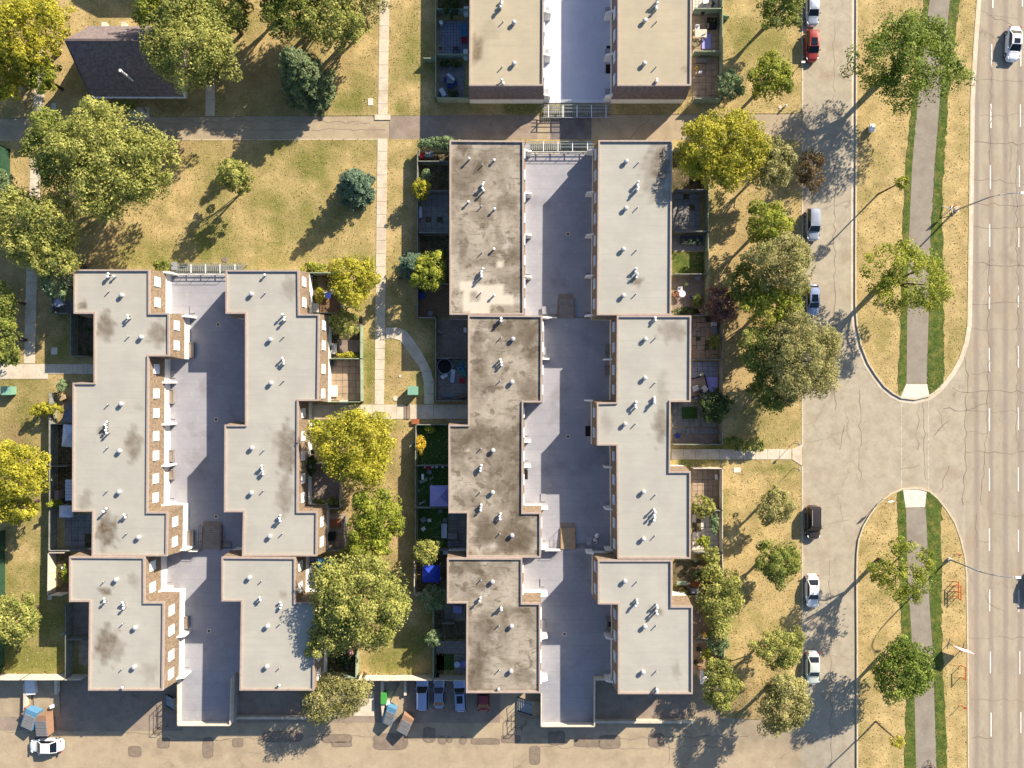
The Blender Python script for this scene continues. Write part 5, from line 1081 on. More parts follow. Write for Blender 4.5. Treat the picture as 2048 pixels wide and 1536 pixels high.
boxy('white_crate','white crate at the very top of the pale tiled patio','crate',1410,7,.7,.5,.4,'white_plastic',.1); boxy('dark_chest','long dark chest across the pale tiled patio','chest',1412,19,2.2,.7,.6,'dark_plastic',.7); pot('round grey pot on the pale tiled patio', 1420,13, .25,'grey_plastic')
chair('white chair in front of the top east patio dining set', 1392,60,0,'white_plastic','white patio chairs'); table('pale cluttered dining table in the top east patio', 1399,72,1.6,1.1,.72,'fence_white'); chair('grey chair heaped with toys beside the cluttered table', 1406,78,.4,'grey_plastic','white patio chairs')
boxy('black_planter','black raised bed in the corner of the top east patio','planter',1422,50,1.3,1.5,.4,'black'); boxy('blue_rug','lilac rug under the cluttered table','rug',1412,84,1.2,2.0,.02,'lilac_canvas'); pot('pale pot on the black raised bed', 1423,44,.3,'white_plastic'); pot('round grey brown boulder pot below the cluttered table', 1389,90,.42,'brown_slab','leaf_olive')
pot('yellow flowering pot in the lowest top edge patio', 1392,140,.22,'terracotta','leaf_orange'); boxy('white_crate','small white crate in the lowest top edge patio','crate',1399,147,.4,.35,.3,'white_plastic'); boxy('planter_box','long grey planter under the second top divider','planter',1401,124,1.6,.45,.45,'paver_grey')
# first row, third row yards
for x, y, lb in [(125,607,'blue grey tarp covered heap in the first west yard')]: boxy('covered_heap',lb,'heap',x,y,1.1,1.0,.8,'white_canvas',.3)
boxy('barbecue','grey covered barbecue on the top yard shelf of the third row','barbecue',860,313,1.1,.7,.9,'grey_plastic'); boxy('red_bench','dark red box bench at the top yard corner','bench',845,314,.4,.8,.5,'red_plastic'); boxy('storage_box','grey storage bench lying along the slab patio fence','box',842,427,.35,1.5,.5,'white_canvas')
boxy('blue_tub','blue tub on the brown boards under the blue spruce','tub',845,592,.7,.9,.5,'blue_plastic'); table('round dim table on the brown boards yard', 862,628,.8,.8,.7,'grey_plastic',round_=True); boxy('garden_trug','pale wooden trug on the planted bed of the bare patio','trug',881,664,.75,.35,.35,'wood_grey',-.5); boxy('grill','small white grill against the wall of the bare patio','grill',931,661,.35,.6,.8,'white_plastic')
T1 = T_('trampoline','round dark trampoline in the cluttered patio','trampoline',890,733); MB().tube([(0,0,.5),(0,0,.56)], 1.0, 24).build('mat', 'black', T1); MB().tube([(math.cos(a)*1.05, math.sin(a)*1.05, .55) for a in np.linspace(0, 6.283, 25)], .05, 6).build('frame', 'steel_grey', T1)
for k in range(6): MB().bar((math.cos(k*1.047)*1.05, math.sin(k*1.047)*1.05, 0), (math.cos(k*1.047)*1.05, math.sin(k*1.047)*1.05, .55), .05).build('leg', 'steel_grey', T1)
def lounger(label, px, py, rz, m='white_canvas', fm='blue_metal', group='sun loungers'):
    t = T_('sun_lounger', label, 'sun lounger', px, py, rz, group)
    for k in range(4): MB().box(-.26+k*.14, -.9, .30, -.15+k*.14, .35, .33).build('slat', m, t)
    MB().bar((0,.35,.33), (0,.9,.66), .56, .05).build('backrest', m, t); MB().box(-.33,-.92,.24,.33,.36,.29).build('frame', fm, t)
    for sx in (-1, 1):
        for sy in (-.8, .3): MB().box(sx*.28-.02, sy-.02, 0, sx*.28+.02, sy+.02, .26).build('leg', fm, t)
lounger('striped white sun lounger in the cluttered patio', 906,752,-.12)
for x, y, rz, lb in [(892,750,.3,'pale toy crate left of the sun lounger'),(886,754,.7,'lower pale toy crate left of the sun lounger')]: boxy('toy_crate',lb,'crate',x,y,.4,.5,.3,'white_plastic',rz)
SL = T_('play_slide','teal plastic climbing frame with slide against the house wall','climbing frame',925,736)
for k, (x, y, z, r) in enumerate([(-.5,.3,.5,.32),(.2,.5,.8,.36),(.5,-.1,.6,.33),(-.2,-.2,.9,.3)]): MB().tube([(x+r*math.cos(a), y+r*math.sin(a), z) for a in np.linspace(0, 6.283, 15)], .07, 6).build('hoop', 'teal', SL); MB().bar((x+r,y,0), (x+r,y,z), .08).build('support', 'teal', SL)
MB().bar((.1,-.3,.9), (.4,-1.3,.15), .45, .06).build('slide', 'teal', SL); MB().box(-.3,-.3,.82,.3,.3,.88).build('platform', 'blue_plastic', SL)
boxy('paddling_tub','oval grey tub at the bottom of the cluttered patio','tub',896,790,1.6,.5,.35,'grey_plastic'); boxy('firewood','brown stack of boards in the corner of the cluttered patio','wood pile',925,792,1.4,.4,.4,'wood_brown',.25); boxy('red_cart','dark red cart against the wall in the cluttered patio','cart',925,761,.7,.6,.5,'red_plastic')
# lilac gazebo yard
boxy('red_toy_box','dark red toy box at the divider above the lilac gazebo','toy box',858,935,.75,.4,.45,'red_plastic'); table('round grey table under the red toy box', 860,943,.65,.65,.6,'grey_plastic',round_=True)
for x, lb in [(852,'small white bucket left of the red toy box'),(866,'first white bucket right of the red toy box'),(874,'wider white bucket near the house corner'),(886,'last white bucket in the row by the house corner')]: boxy('bucket',lb,'bucket',x,933,.28,.28,.35,'white_plastic')
sail('crumpled pale green tarp on the turf west of the lilac gazebo', [(838,962),(852,955),(856,960),(841,968)], 'fence_green', [.5,.7,.6,.4]); boxy('post_box','upright white board beside the crumpled tarp','board',847,952,.25,.7,.8,'white_plastic'); sail('little pale green cloth scrap on the turf', [(858,957),(866,952),(868,955),(861,960)], 'fence_green', [.3,.3,.3,.3])
boxy('step_stool','small grey stool by the fence of the lilac gazebo yard','stool',838,981,.3,.3,.3,'grey_plastic'); BI = T_('childs_bicycle',"white child's bicycle lying near the lilac gazebo",'bicycle',845,1005,.4)
for x in (-.3, .3): MB().tube([(x+.2*math.cos(a), .2*math.sin(a)*.8, .25+.1*math.sin(a)) for a in np.linspace(0, 6.283, 13)], .03, 5).build('wheel', 'white_plastic', BI)
MB().bar((-.3,0,.25), (.3,.05,.3), .05).build('frame', 'white_plastic', BI); MB().bar((.25,-.15,.4), (.25,.2,.4), .03).build('handlebar', 'black', BI)
# sofa yard
for x, y, rz, s, lb in [(848,1038,.5,.8,'tilted grey square chair on the dark lawn, leftmost'),(860,1039,0,.5,'small pale stool beside the tilted chair'),(848,1056,.6,.55,'small tilted white stool lowest on the dark lawn'),(882,1021,.1,.6,'grey chair below the lilac gazebo'),(891,1039,-.1,.65,'grey chair above the white sofa')]: chair(lb, x, y, rz, 'grey_plastic' if s > .57 else 'white_plastic', 'chairs on the dark lawn', s*.85)
SO = T_('outdoor_sofa','white outdoor sofa between dark lawn and patio','sofa',890,1060); MB().box(-.33,-.95,.15,.3,.95,.42).build('seat', 'white_canvas', SO); MB().box(-.42,-.95,.15,-.3,.95,.75).build('backrest', 'white_canvas', SO)
for sy in (-1, 1): MB().box(-.42, sy*.95-.06, .15, .3, sy*.95+.06, .55).build('armrest', 'white_canvas', SO); MB().box(-.3, sy*.8-.04, 0, -.2, sy*.8+.04, .15).build('leg', 'black', SO)
table('large grey patio table right of the white sofa', 906,1070,1.3,.85,.72,'grey_plastic')
for x, y, lb in [(901,1085,'left grey chair tucked below the large patio table'),(914,1084,'right grey chair tucked below the large patio table')]: chair(lb, x, y, 3.14, 'grey_plastic', 'grey chairs by the large table', .6)
boxy('ac_unit','pale blue unit on the wall corner left of the brick mansard','appliance',893,1101,.7,.6,.8,'white_canvas')
LD = T_('garden_ladder','wooden rack with rungs between the fence and the blue gazebo','rack',839,1140)
for k in range(5): MB().bar((-.25,-.9+k*.42,.5), (.25,-.9+k*.42,.5), .06).build('rung', 'wood_brown', LD)
for sx in (-1, 1): MB().bar((sx*.27,-1,.5), (sx*.27,.95,.5), .06).build('rail', 'wood_brown', LD); MB().bar((sx*.27,-1,0), (sx*.27,-1,.5), .06).build('leg', 'wood_brown', LD); MB().bar((sx*.27,.95,0), (sx*.27,.95,.5), .06).build('leg', 'wood_brown', LD)
boxy('hot_tub_cover','plum grey covered box on the small deck','covered box',916,1216,1.1,.9,.6,'lilac_canvas'); table('white round table near the wall above the red car', 915,1325,.85,.85,.7,'white_canvas',round_=True); chair('lilac lounge chair against the wall above the red car', 927,1325,1.57,'lilac_canvas','wall side seats',.8); boxy('black_bin','round black bin in the bottom corner of the turf patio','bin',876,1348,.45,.45,.7,'black')
# second row yards
table('dark blue covered patio table below the yellow tree', 660,592,.7,.8,.75,'blue_plastic'); 
for x, y, lb in [(654,590,'white chair left of the dark blue covered table'),(667,585,'white chair right of the dark blue covered table')]: chair(lb, x, y, .4, 'white_plastic', 'chairs in the yellow tree yard', .45)
boxy('paving_stack','pale round stepping platform by the wall of the little garden','platform',632,616,.9,1.2,.12,'paver_pale'); boxy('planter_box','sandy planter with stones beside the second row wall','planter',668,698,.9,1.4,.25,'paver_pale'); boxy('grill','small dark grill at the wall of the planted second row yard','grill',662,697,.3,.5,.8,'black')
boxy('wall_heater','dark heater box in the corner of the sunlit slab patio','appliance',663,727,.7,.6,.5,'dark_plastic'); boxy('patio_step','square raised stone step by the door of the sunlit patio','step',668,782,1.1,1.5,.18,'paver_pale')
chair('black swivel chair outside the second row wall under leaves', 627,903,0,'black','black yard chairs',.6); chair('second black chair lower by the second row wall', 627,915,.5,'black','black yard chairs',.6); boxy('grill','black gas barbecue in the rusty brown yard','barbecue',665,1070,1.0,1.1,.9,'black'); boxy('rusty_plate','rust brown sheet lying in the brown yard','sheet',671,1046,1.3,1.1,.1,'terracotta',.1)
sail('teal blue tarp stretched over the shaded second row yard', [(636,1118),(668,1118),(660,1135),(638,1138)], 'sky_plastic', [1.6,1.7,1.5,1.5]); table('pale blue table in the shaded teal tarp yard', 641,1150,1.0,.9,.7,'sky_plastic'); boxy('sofa_box','grey bench at the left of the teal tarp yard','bench',626,1135,.7,1.2,.45,'grey_plastic'); chair('dim chair below the teal tarp', 650,1160,.6,'sky_plastic','teal yard chairs',.6)
boxy('pink_cloth_box','pink covered box under leaves in the lowest second row yard','box',698,1302,1.1,.8,.5,'pink_sign'); table('dark round table in the lowest second row yard', 697,1325,1.3,1.3,.7,'dark_plastic',round_=True)
# east yards
boxy('planter_box','long planter bed full of dark pots below the slab patio','planter',1381,482,3.1,1.1,.4,'dark_plastic')
for k, od in enumerate(['first','second','third','fourth','fifth','last']): pot(od+' dark leafy pot from the left in the long planter bed', 1364+k*7, 482+(k % 2)*6, .22, 'dark_plastic', 'leaf_sage', 'pots in the long planter bed')
table('white round table in the round table patio', 1362,589,.95,.95,.72,'white_canvas',round_=True); chair('white plastic chair at the round table patio', 1358,580,.1,'white_plastic','white chairs in the round table patio',.6); table('grey folded parasol table in the corner of the round table patio', 1392,556,.9,.9,.9,'grey_plastic',round_=True); pot('white and blue pot near the round table', 1371,569,.25,'white_plastic'); boxy('blue_tub','small blue tub by the shrub of the round table patio','tub',1384,594,.5,.4,.4,'blue_plastic'); pot('plum leaved pot at the wall of the round table patio', 1351,589,.42,'terracotta','leaf_plum')
table('white garden bench table in the stone patio corner', 1426,660,.8,1.1,.6,'grey_plastic'); boxy('dark_chest','dark chest at the top of the stone patio','chest',1421,640,1.5,.6,.5,'dark_plastic'); boxy('grey_bench','pale slatted bench in the stone patio','bench',1426,650,.7,.7,.45,'white_plastic')
boxy('blue_rug','large blue violet mat covering the lower half of a patio','rug',1411,776,3.3,3.0,.015,'blue_metal' if False else 'lilac_canvas')
SB = T_('sandbox','square brown sandbox with black frame on the blue mat','sandbox',1394,773,.25); MB().box(-1.3,-1.2,.02,1.3,1.2,.14).build('sand', 'brown_slab', SB)
for (x0, y0), (x1, y1) in (((-1.35,-1.25),(1.35,-1.25)),((1.35,-1.25),(1.35,1.25)),((1.35,1.25),(-1.35,1.25)),((-1.35,1.25),(-1.35,-1.25))): MB().bar((x0,y0,.12), (x1,y1,.12), .12, .22).build('edge', 'black', SB)
for x, y, rz, lb in [(1389,777,.3,'left white chair on the sandbox mat'),(1406,778,-.8,'large white chair right of the sandbox')]: chair(lb, x, y, rz, 'white_plastic', 'white chairs by the sandbox', .7)
pot('white pot on the blue mat above the sandbox', 1402,749,.27,'white_plastic'); table('dark table between the white sandbox chairs', 1398,782,.7,.6,.6,'dark_plastic')
boxy('plastic_bin','dark navy bin turned askew by the fourth row wall','bin',1352,871,.5,.55,.8,'blue_plastic',.7); boxy('planter_box','narrow white trough on the slab patio below the path','planter',1431,953,.25,.7,.4,'white_plastic')
table('pale green garden table under the leaning shrub', 1361,1163,1.3,.55,.7,'fence_green'); pot('terracotta pot beside the pale green table', 1362,1177,.3); pot('second terracotta pot further right of the pale green table', 1369,1182,.25,'wood_new'); pot('orange brown potted shrub near the hedge tree', 1390,1168,.5,'terracotta','leaf_brown'); pot('small white flower pot at the corner under the step roof', 1389,1119,.25,'white_plastic','leaf_sage'); boxy('stone_slab','flat lilac grey stone slab beside the pale divider','slab',1388,1180,1.0,.7,.2,'paver_blue')
table('teal round table in the southern dark patio', 1400,1213,.9,.9,.7,'teal',round_=True); pot('orange flowering pot above the shed patio', 1407,1266,.3,'terracotta','leaf_orange'); pot('pale flower pot left of the orange flowering pot', 1398,1268,.25,'white_plastic','leaf_sage')
SH = T_('garden_shed','small shed with bright white roof at the fourth row corner','shed',1407,1343); MB().box(-.9,-.85,0,.9,.85,1.9).build('wall', 'wood_brown', SH); r = MB(); r.v = [(-1.0,-.95,1.88),(1.0,-.95,1.88),(1.0,.95,1.88),(-1.0,.95,1.88),(-1.0,0,2.4),(1.0,0,2.4)]; r.f = [(0,1,5,4),(2,3,4,5),(1,2,5),(3,0,4)]; r.build('roof', 'white_metal', SH); MB().box(-.95,-.3,.05,-.91,.3,1.7).build('door', 'wood_grey', SH)
for x, y, lb in [(1395,1296,'dark round pot in the lowest fourth row patio'),(1390,1322,'black pot beside the shed')]: pot(lb, x, y, .3, 'dark_plastic', 'leaf_dark')
WP = T_('white_plastic_chair','','',132,1134) if False else None
table('white round flower stand in the little west garden', 133,1133,.5,.5,.7,'white_plastic',round_=True); boxy('white_board','grey board ramp under the gable sail in the west yards','board',127,987,.5,1.3,1.4,'brown_slab'); boxy('orange_pot_box','clutter of pots on a box in the west yard corner','boxes',131,795,.8,.6,.6,'wood_new',.4)
# ---------------------------------------------------------------- deck furniture, rails and stairs
def rail(label, pts, z, h=1.05, m='white_metal', step=2.0, group='deck railings', w=.05, nr=3):
    t = empty('railing', (0,0,0), 0, label, 'railing', group); q = [P(x, y, z) for x, y in pts]
    for a, b in zip(q, q[1:]):
        L = (b-a).length; k = max(1, round(L/step))
        for i in range(k+1): p = a+(b-a)*i/k; MB().bar(p, p+Vector((0,0,h)), w).build('post', m, t)
        for j in range(nr): zz = Vector((0,0,h*(j+1)/nr)); MB().bar(a+zz, b+zz, w*.8).build('rail', m, t)
    return t
rail('white guard rail at the north end of the left courtyard', [(342,550),(453,550)], ZL1); rail('white guard rail at the north end of the right courtyard', [(1050,308),(1180,308)], ZR1); rail('pale guard rail at the bottom of the top courtyard', [(1086,206),(1222,206)], ZT)
def frame(label, x0, y0, x1, y1, z, cols, group='steel frames off the courtyard ends', rows=(0,.25,.55,1)):
    t = empty('steel_frame', (0,0,0), 0, label, 'steel frame', group)
    for r_ in rows: y = lerp(y0, y1, r_); MB().bar(P(x0, y, z), P(x1, y, z), .07).build('rail', 'galvanised', t)
    for x in cols: MB().bar(P(x, y0, z), P(x, y1, z), .09).build('crossbar', 'white_metal', t)
    for x in (x0, x1):
        for y in (y0, y1): p = P(x, y, z); MB().bar((p.x, p.y, -.3), p, .09).build('leg', 'galvanised', t)
    a = P(x0+3, y1-2, z-.75); b = P(x1-3, y0+2, z-.75); gr = MB(); k = int((b.x-a.x)/.3)
    for i in range(k): gr.box(a.x+i*.3, a.y, z-.8, a.x+i*.3+.2, b.y, z-.75)
    tag(gr.build('grating', 'fence_grey', t), kind='stuff')
    return t
frame('long white steel frame over the lane at the top courtyard', 1085,210,1223,235,1.2,[1097,1126,1154,1183,1212]); frame('white steel frame above the north end of the right courtyard', 1052,283,1188,303,.9,[1087,1116,1145,1175]); frame('weathered steel frame above the north end of the left courtyard', 341,528,490,546,.9,[382,411,440,470])
def parapet(label, pts, z, h, m, w=.08, group='parapets at the courtyard ends', step=1.2):
    t = empty('parapet', (0,0,0), 0, label, 'parapet', group); q = [P(x, y, z) for x, y in pts]
    for a, b in zip(q, q[1:]):
        k = max(1, round((b-a).length/step)); d = (b-a).normalized()
        for i in range(k):
            p0 = a+(b-a)*i/k; p1 = a+(b-a)*(i+1)/k; MB().bar(p0+d*.01+Vector((0,0,h/2)), p1-d*.01+Vector((0,0,h/2+random.uniform(-.01, .01))), w, h+random.uniform(-.02, .02)).build('panel', m, t)
        MB().bar(a+Vector((0,0,h+.03)), b+Vector((0,0,h+.03)), w*2, .06).build('cap', m, t)
parapet('pale green parapet round the bottom end of the left courtyard', [(363,1353),(363,1443),(466,1443),(469,1350)], ZL2, 1.1, 'fence_white'); parapet('pale green parapet round the bottom end of the right courtyard', [(1082,1386),(1082,1445),(1187,1445),(1188,1353),(1232,1353)], ZR3, 1.1, 'fence_white')
parapet('low white wall where the left courtyard steps up', [(345,1100),(400,1100)], ZL2, .9, 'white_siding', group='low step walls'); parapet('low white wall where the right courtyard steps up', [(1086,1098),(1120,1098)], ZR3, .9, 'white_siding', group='low step walls'); parapet('low white wall of the upper step in the right courtyard', [(1097,636),(1114,636)], ZR2, .7, 'white_siding', group='low step walls')
def stair(label, x0, x1, ytop, ybot, z0, z1, m, n=11, landing=None, group='wooden courtyard stairs'):
    t = empty('stairs', (0,0,0), 0, label, 'stairs', group)
    a = P(x0, ybot, z1); b = P(x1, ytop, z0); dy = (b.y-a.y)/n
    for i in range(n):
        zz = lerp(z1, z0+.12, i/(n-1)); MB().box(a.x, a.y+i*dy+.01, zz-.05, b.x, a.y+(i+1)*dy-.02, zz+.02).build('tread', m, t)
    for x in (a.x-.04, b.x+.04): MB().bar((x, a.y, z1-.05), (x, b.y, z0+.05), .08, .3).build('stringer', 'wood_brown', t)
    MB().box(a.x, b.y, z0, b.x, b.y+.65, z0+.06).build('landing', 'brown_slab', t); return t
stair('wooden stairs in the left courtyard', 404,444,1052,1098,ZL1,ZL2+.1,'wood_grey'); stair('shaded wooden stairs high in the right courtyard', 1117,1147,597,636,ZR1,ZR2+.1,'wood_grey'); stair('half sunlit wooden stairs low in the right courtyard', 1122,1150,1055,1098,ZR2,ZR3+.1,'wood_new')
rail('black handrail left of the left courtyard stairs', [(403,1050),(403,1098)], ZL1+.2, .9, 'black_steel', 1.2, 'black stair rails', .045, 2); rail('black handrail right of the left courtyard stairs', [(446,1050),(446,1098)], ZL1+.2, .9, 'black_steel', 1.2, 'black stair rails', .045, 2)
rail('thin black handrail left of the low stairs in the right courtyard', [(1120,1058),(1120,1098)], ZR2+.2, .9, 'black_steel', 1.2, 'black stair rails', .045, 2); rail('thin black rail on the step wall of the left courtyard', [(362,1100),(404,1100)], ZL2, 1.2, 'black_steel', 2, 'black stair rails', .045, 2); rail('thin black rail on the step wall of the right courtyard', [(1098,1099),(1122,1099)], ZR3, 1.2, 'black_steel', 2, 'black stair rails', .045, 2)
for lb, x0, x1, y0, y1, z in [('grey side steps right of the left courtyard stairs',446,463,1082,1093,ZL1),('grey side steps right of the low right courtyard stairs',1152,1171,1086,1097,ZR2),('grey side steps left of the shaded stairs',1096,1114,627,636,ZR1)]:
    t = empty('side_steps', (0,0,0), 0, lb, 'steps', 'side steps')
    for k in range(3): a = P(x0, lerp(y0, y1, (k+1)/3), z); b = P(x1, lerp(y0, y1, k/3), z); MB().box(a.x, a.y, z, b.x, b.y-.03, z+.1*(k+1)).build('tread', 'paver_grey', t)
for x, y, z, w_, d_, rz, lb in [(344,793,ZL1,.9,2.0,0,'grey walled planter with a potted shrub in the left courtyard'),(343,911,ZL1,1.0,1.6,0,'square grey planter by the third entry of the left courtyard'),(344,948,ZL1,1.0,1.4,0,'grey planter with dark top lower in the left courtyard'),(384,700,ZL1,.9,2.2,0,'white planter beside the jutting part of the left building'),(384,1075,ZL1,.8,2.2,0,'white planter above the step wall of the left courtyard'),(374,1243,ZL2,.8,1.6,0,'white planter in the lower left courtyard'),
    (1215,700,ZR2,.8,1.6,0,'dim planter against the fourth row wall, upper'),(1214,740,ZR2,.8,1.4,0,'dim planter against the fourth row wall, with trellis'),(1218,1246,ZR3,.9,1.7,0,'grey planter by the fourth row wall low in the courtyard'),(1214,320,ZR1,.0,.0,0,'')]:
    if not lb: continue
    q = P(x, y, z); t = empty('planter', (q.x, q.y, z), rz, lb, 'planter', 'courtyard planters')
    for (a0, b0, a1, b1) in ((-w_/2,-d_/2,w_/2,-d_/2+.1),(-w_/2,d_/2-.1,w_/2,d_/2),(-w_/2,-d_/2+.1,-w_/2+.1,d_/2-.1),(w_/2-.1,-d_/2+.1,w_/2,d_/2-.1)): MB().box(a0,b0,0,a1,b1,.5).build('side', 'paver_grey', t)
    MB().box(-w_/2+.1,-d_/2+.1,0,w_/2-.1,d_/2-.1,.42).build('soil_fill', 'brown_slab', t)
for x, y, z, w_, d_, lb in [(1218,98,ZT,.7,.9,'dark green door mat at the upper entry of the top courtyard'),(1217,138,ZT,.8,1.3,'large dark door mat at the lower entry of the top courtyard'),(1176,862,ZR2,.75,1.45,'black door mat in the niche of the fourth row'),(1052,949,ZR2,.5,1.3,'black door mat in the sun by the third row'),(1219,1246,ZR3,.4,.7,'small black mat on the low courtyard planter')]:
    q = P(x, y, z); o = MB().box(-w_/2,-d_/2,.02,w_/2,d_/2,.05).build('door_mat', 'black', loc=(q.x, q.y, z+(.5 if 'planter' in lb else 0))); tag(o, lb, 'mat', 'door mats')
# ramps beside the decks
for lb, pts in [('long low concrete wall along the bottom ramp right of the right courtyard', [(1188,1440),(1290,1440),(1384,1440)]),('low concrete wall along the ramp right of the left courtyard', [(470,1432),(560,1432),(640,1432)]),('concrete wall beside the dumpsters on the left of the parking', [(766,1356),(766,1400),(770,1438)]),('short concrete wall above the dumpsters', [(812,1354),(812,1386)]),('pale concrete wall left of the far left dumpsters', [(57,1362),(57,1420)]),('dark low wall beside the shaded parking at the far left', [(117,1350),(117,1384)])]:
    q = [G(*p) for p in pts]; t = empty('low_wall', (0,0,0), 0, lb, 'wall', 'low walls at the bottom lane')
    for a, b in zip(q, q[1:]): MB().bar(a+Vector((0,0,.3)), b+Vector((0,0,.3)), .35, 1.1 if 'dumpster' in lb else .7).build('segment', 'path_concrete', t)
q = G(1288, 1400); 
for lb, x0, y0, x1, y1 in [('dark sunken ramp slab right of the right courtyard end',1192,1356,1384,1436),('dark sunken ramp slab right of the left courtyard end',474,1384,600,1430)]:
    a = G(x0, y1); b = G(x1, y0); o = MB().box(a.x, a.y, -DROP-.3, b.x, b.y, -DROP+.012).build('ramp_slab', 'lane_grey'); tag(o, kind='structure')
# outer stairs at the deck corners
def outstair(label, xd, yd, z1, n=7, w=1.9):
    z0 = -DROP; q = P(xd, yd, z1); t = empty('outer_stairs', (q.x, q.y, 0), 0, label, 'stairs', 'steel stairs at the courtyard ends')
    MB().box(-1.1,-w/2,z1-.06,0,w/2,z1).build('landing', 'wood_new', t)
    for k in range(n): x = -1.1-.30*(k+1); zz = lerp(z1-.2, z0+.2, k/(n-1)); MB().box(x, -w/2, zz-.04, x+.26, w/2, zz).build('tread', 'galvanised', t)
    for sy in (-1, 1):
        MB().bar((0,sy*w/2,z1+1), (-1.1,sy*w/2,z1+1), .05).build('handrail', 'black_steel', t); MB().bar((-1.1,sy*w/2,z1+1), (-1.1-.3*n,sy*w/2,z0+1.1), .05).build('handrail', 'black_steel', t); MB().bar((-1.1,sy*w/2,z1-.05), (-1.1-.3*n,sy*w/2,z0+.1), .07, .2).build('stringer', 'black_steel', t)
        for k in range(4): x = -.3-1.0*k*.85; zt = z1 if x > -1.1 else lerp(z1, z0+.1, (-x-1.1)/(.3*n)); MB().bar((x,sy*w/2,zt), (x,sy*w/2,zt+1.05), .045).build('baluster', 'black_steel', t)
    return t
outstair('steel stairs with black rails left of the right courtyard end', 1080,1417,ZR3); outstair('steel stairs with black rails left of the left courtyard end', 362,1408,ZL2, 5, 1.6)
def wire(label, pts, h=1.3):
    t = empty('wire_fence', (0,0,0), 0, label, 'wire fence', 'wire fences by the outer stairs'); q = [G(*p) for p in pts]
    for a, b in zip(q, q[1:]):
        for zz in (.4, .85, h): MB().bar(a+Vector((0,0,zz)), b+Vector((0,0,zz)), .035).build('wire', 'black_steel', t)
        MB().bar(a, a+Vector((0,0,h)), .06).build('post', 'black_steel', t); MB().bar(b, b+Vector((0,0,h)), .06).build('post', 'black_steel', t)
wire('black rail fence beside the stairs of the right courtyard end', [(1031,1422),(1031,1452),(1043,1452),(1052,1440)]); wire('black rail fence beside the stairs of the left courtyard end', [(323,1408),(323,1450),(336,1450)])
# ---------------------------------------------------------------- dumpsters and bins
def dumpster(label, px, py, rz, bm_, w=1.55, d=2.6, h=1.7, lids=2, group='dumpsters', lead=True):
    q = G(px, py); t = empty('dumpster', (q.x, q.y, q.z+.0), rz, label, 'dumpster', group)
    b = MB(); b.v = [(-w/2,-d/2,.15),(w/2,-d/2,.15),(w/2,d/2,.15),(-w/2,d/2,.15),(-w/2,-d/2,h*.8),(w/2,-d/2,h),(w/2,d/2,h),(-w/2,d/2,h*.8)]
    b.f = [(0,3,2,1),(4,5,6,7),(0,1,5,4),(1,2,6,5),(2,3,7,6),(3,0,4,7)]; b.build('body', bm_, t)
    for k in range(lids):
        y0 = -d/2+.05+k*(d*.74)/lids; y1 = y0+(d*.74)/lids-.05; o = MB().bar((-w/2+.12,(y0+y1)/2,h*.8+.05), (w/2-.04,(y0+y1)/2,h+.03), y1-y0, .05).build('lid', 'corrugated', t)
        for j in range(5): yy = lerp(y0, y1, (j+.5)/5); MB().bar((-w/2+.14,yy,h*.8+.09), (w/2-.06,yy,h+.07), .05, .04).build('rib', 'grey_plastic', o)
    for sx in (-1, 1):
        for sy in (-1, 1): MB().box(sx*(w/2-.15)-.06, sy*(d/2-.2)-.06, 0, sx*(w/2-.15)+.06, sy*(d/2-.2)+.06, .16).build('caster', 'rubber', t)
    for sy in (-1, 1): MB().box(-w/2-.08, sy*.5-.06, .9, w/2+.08, sy*.5+.06, 1.02).build('fork_sleeve', bm_, t)
    return t
dumpster('pale blue dumpster with grey ribbed lids at the bottom parking', 782,1424,-.28,'blue_metal',1.35,2.5,1.5); dumpster('orange brown dumpster with grey ribbed lids beside the pale blue one', 813,1441,-.42,'orange_metal',1.6,2.5,1.6)
dumpster('blue dumpster with dark lid at the far left enclosure', 71,1430,-.3,'blue_metal',1.8,2.6,1.6); dumpster('worn brown dumpster right of the blue one at the far left', 96,1442,.1,'orange_metal',1.9,2.9,1.7); dumpster('small brown dumpster behind the blue one at the far left', 63,1419,-.5,'terracotta',1.1,1.1,1.2,1)
for y, lb in [(1385,'upper light green wheelie bin by the parking wall'),(1396,'lower light green wheelie bin by the parking wall')]: boxy('wheelie_bin', lb, 'bin', 770, y, .75, .72, .95, 'green_plastic', 0, group='light green bins')
o = T_('plywood_sheet','long tan plywood board lying by the green bins','board',801,1381,-.48,z=-DROP); MB().box(-.55,-2.0,.05,.55,1.6,.16).build('sheet', 'wood_new', o); MB().box(-.5,1.6,.05,.5,2.0,.12).build('dark_end', 'wood_brown', o)
TY = T_('old_tyre','worn tyre lying beside the pale blue dumpster','tyre',773,1413,z=-DROP); MB().tube([(math.cos(a)*.28, math.sin(a)*.28, .12) for a in np.linspace(0, 6.283, 19)], .11, 8).build('tread', 'rubber', TY); MB().tube([(0,0,.06),(0,0,.12)], .16, 12).build('rim', 'steel_grey', TY)
boxy('white_bag','white rubbish bag next to the light green bins','bag',776,1403,.5,.5,.35,'white_plastic',.4,z=-DROP)
boxy('discarded_sofa','white and dark discarded sofa at the far left fence','sofa',68,1370,1.3,2.0,.7,'white_plastic',.1,z=-DROP); boxy('white_box','small white box right of the far left dumpsters','box',108,1410,.5,.4,.4,'white_plastic',.3,z=-DROP)
for x, y, lb in [(25,781,'green electrical cabinet on the west lawn'),(828,781,'green electrical cabinet on the island lawn by the curved path')]: boxy('electrical_cabinet', lb, 'electrical cabinet', x, y, 1.35, 1.15, 1.15, 'green_box', group='green electrical cabinets', lidname='top')
boxy('equipment_cabinet','white and black cabinet in the big tree shadow on the median','cabinet',1740,259,.6,1.0,.6,'white_metal'); boxy('brick_block','rust coloured block at the end of the curved path','block',832,843,1.1,.65,.2,'terracotta')
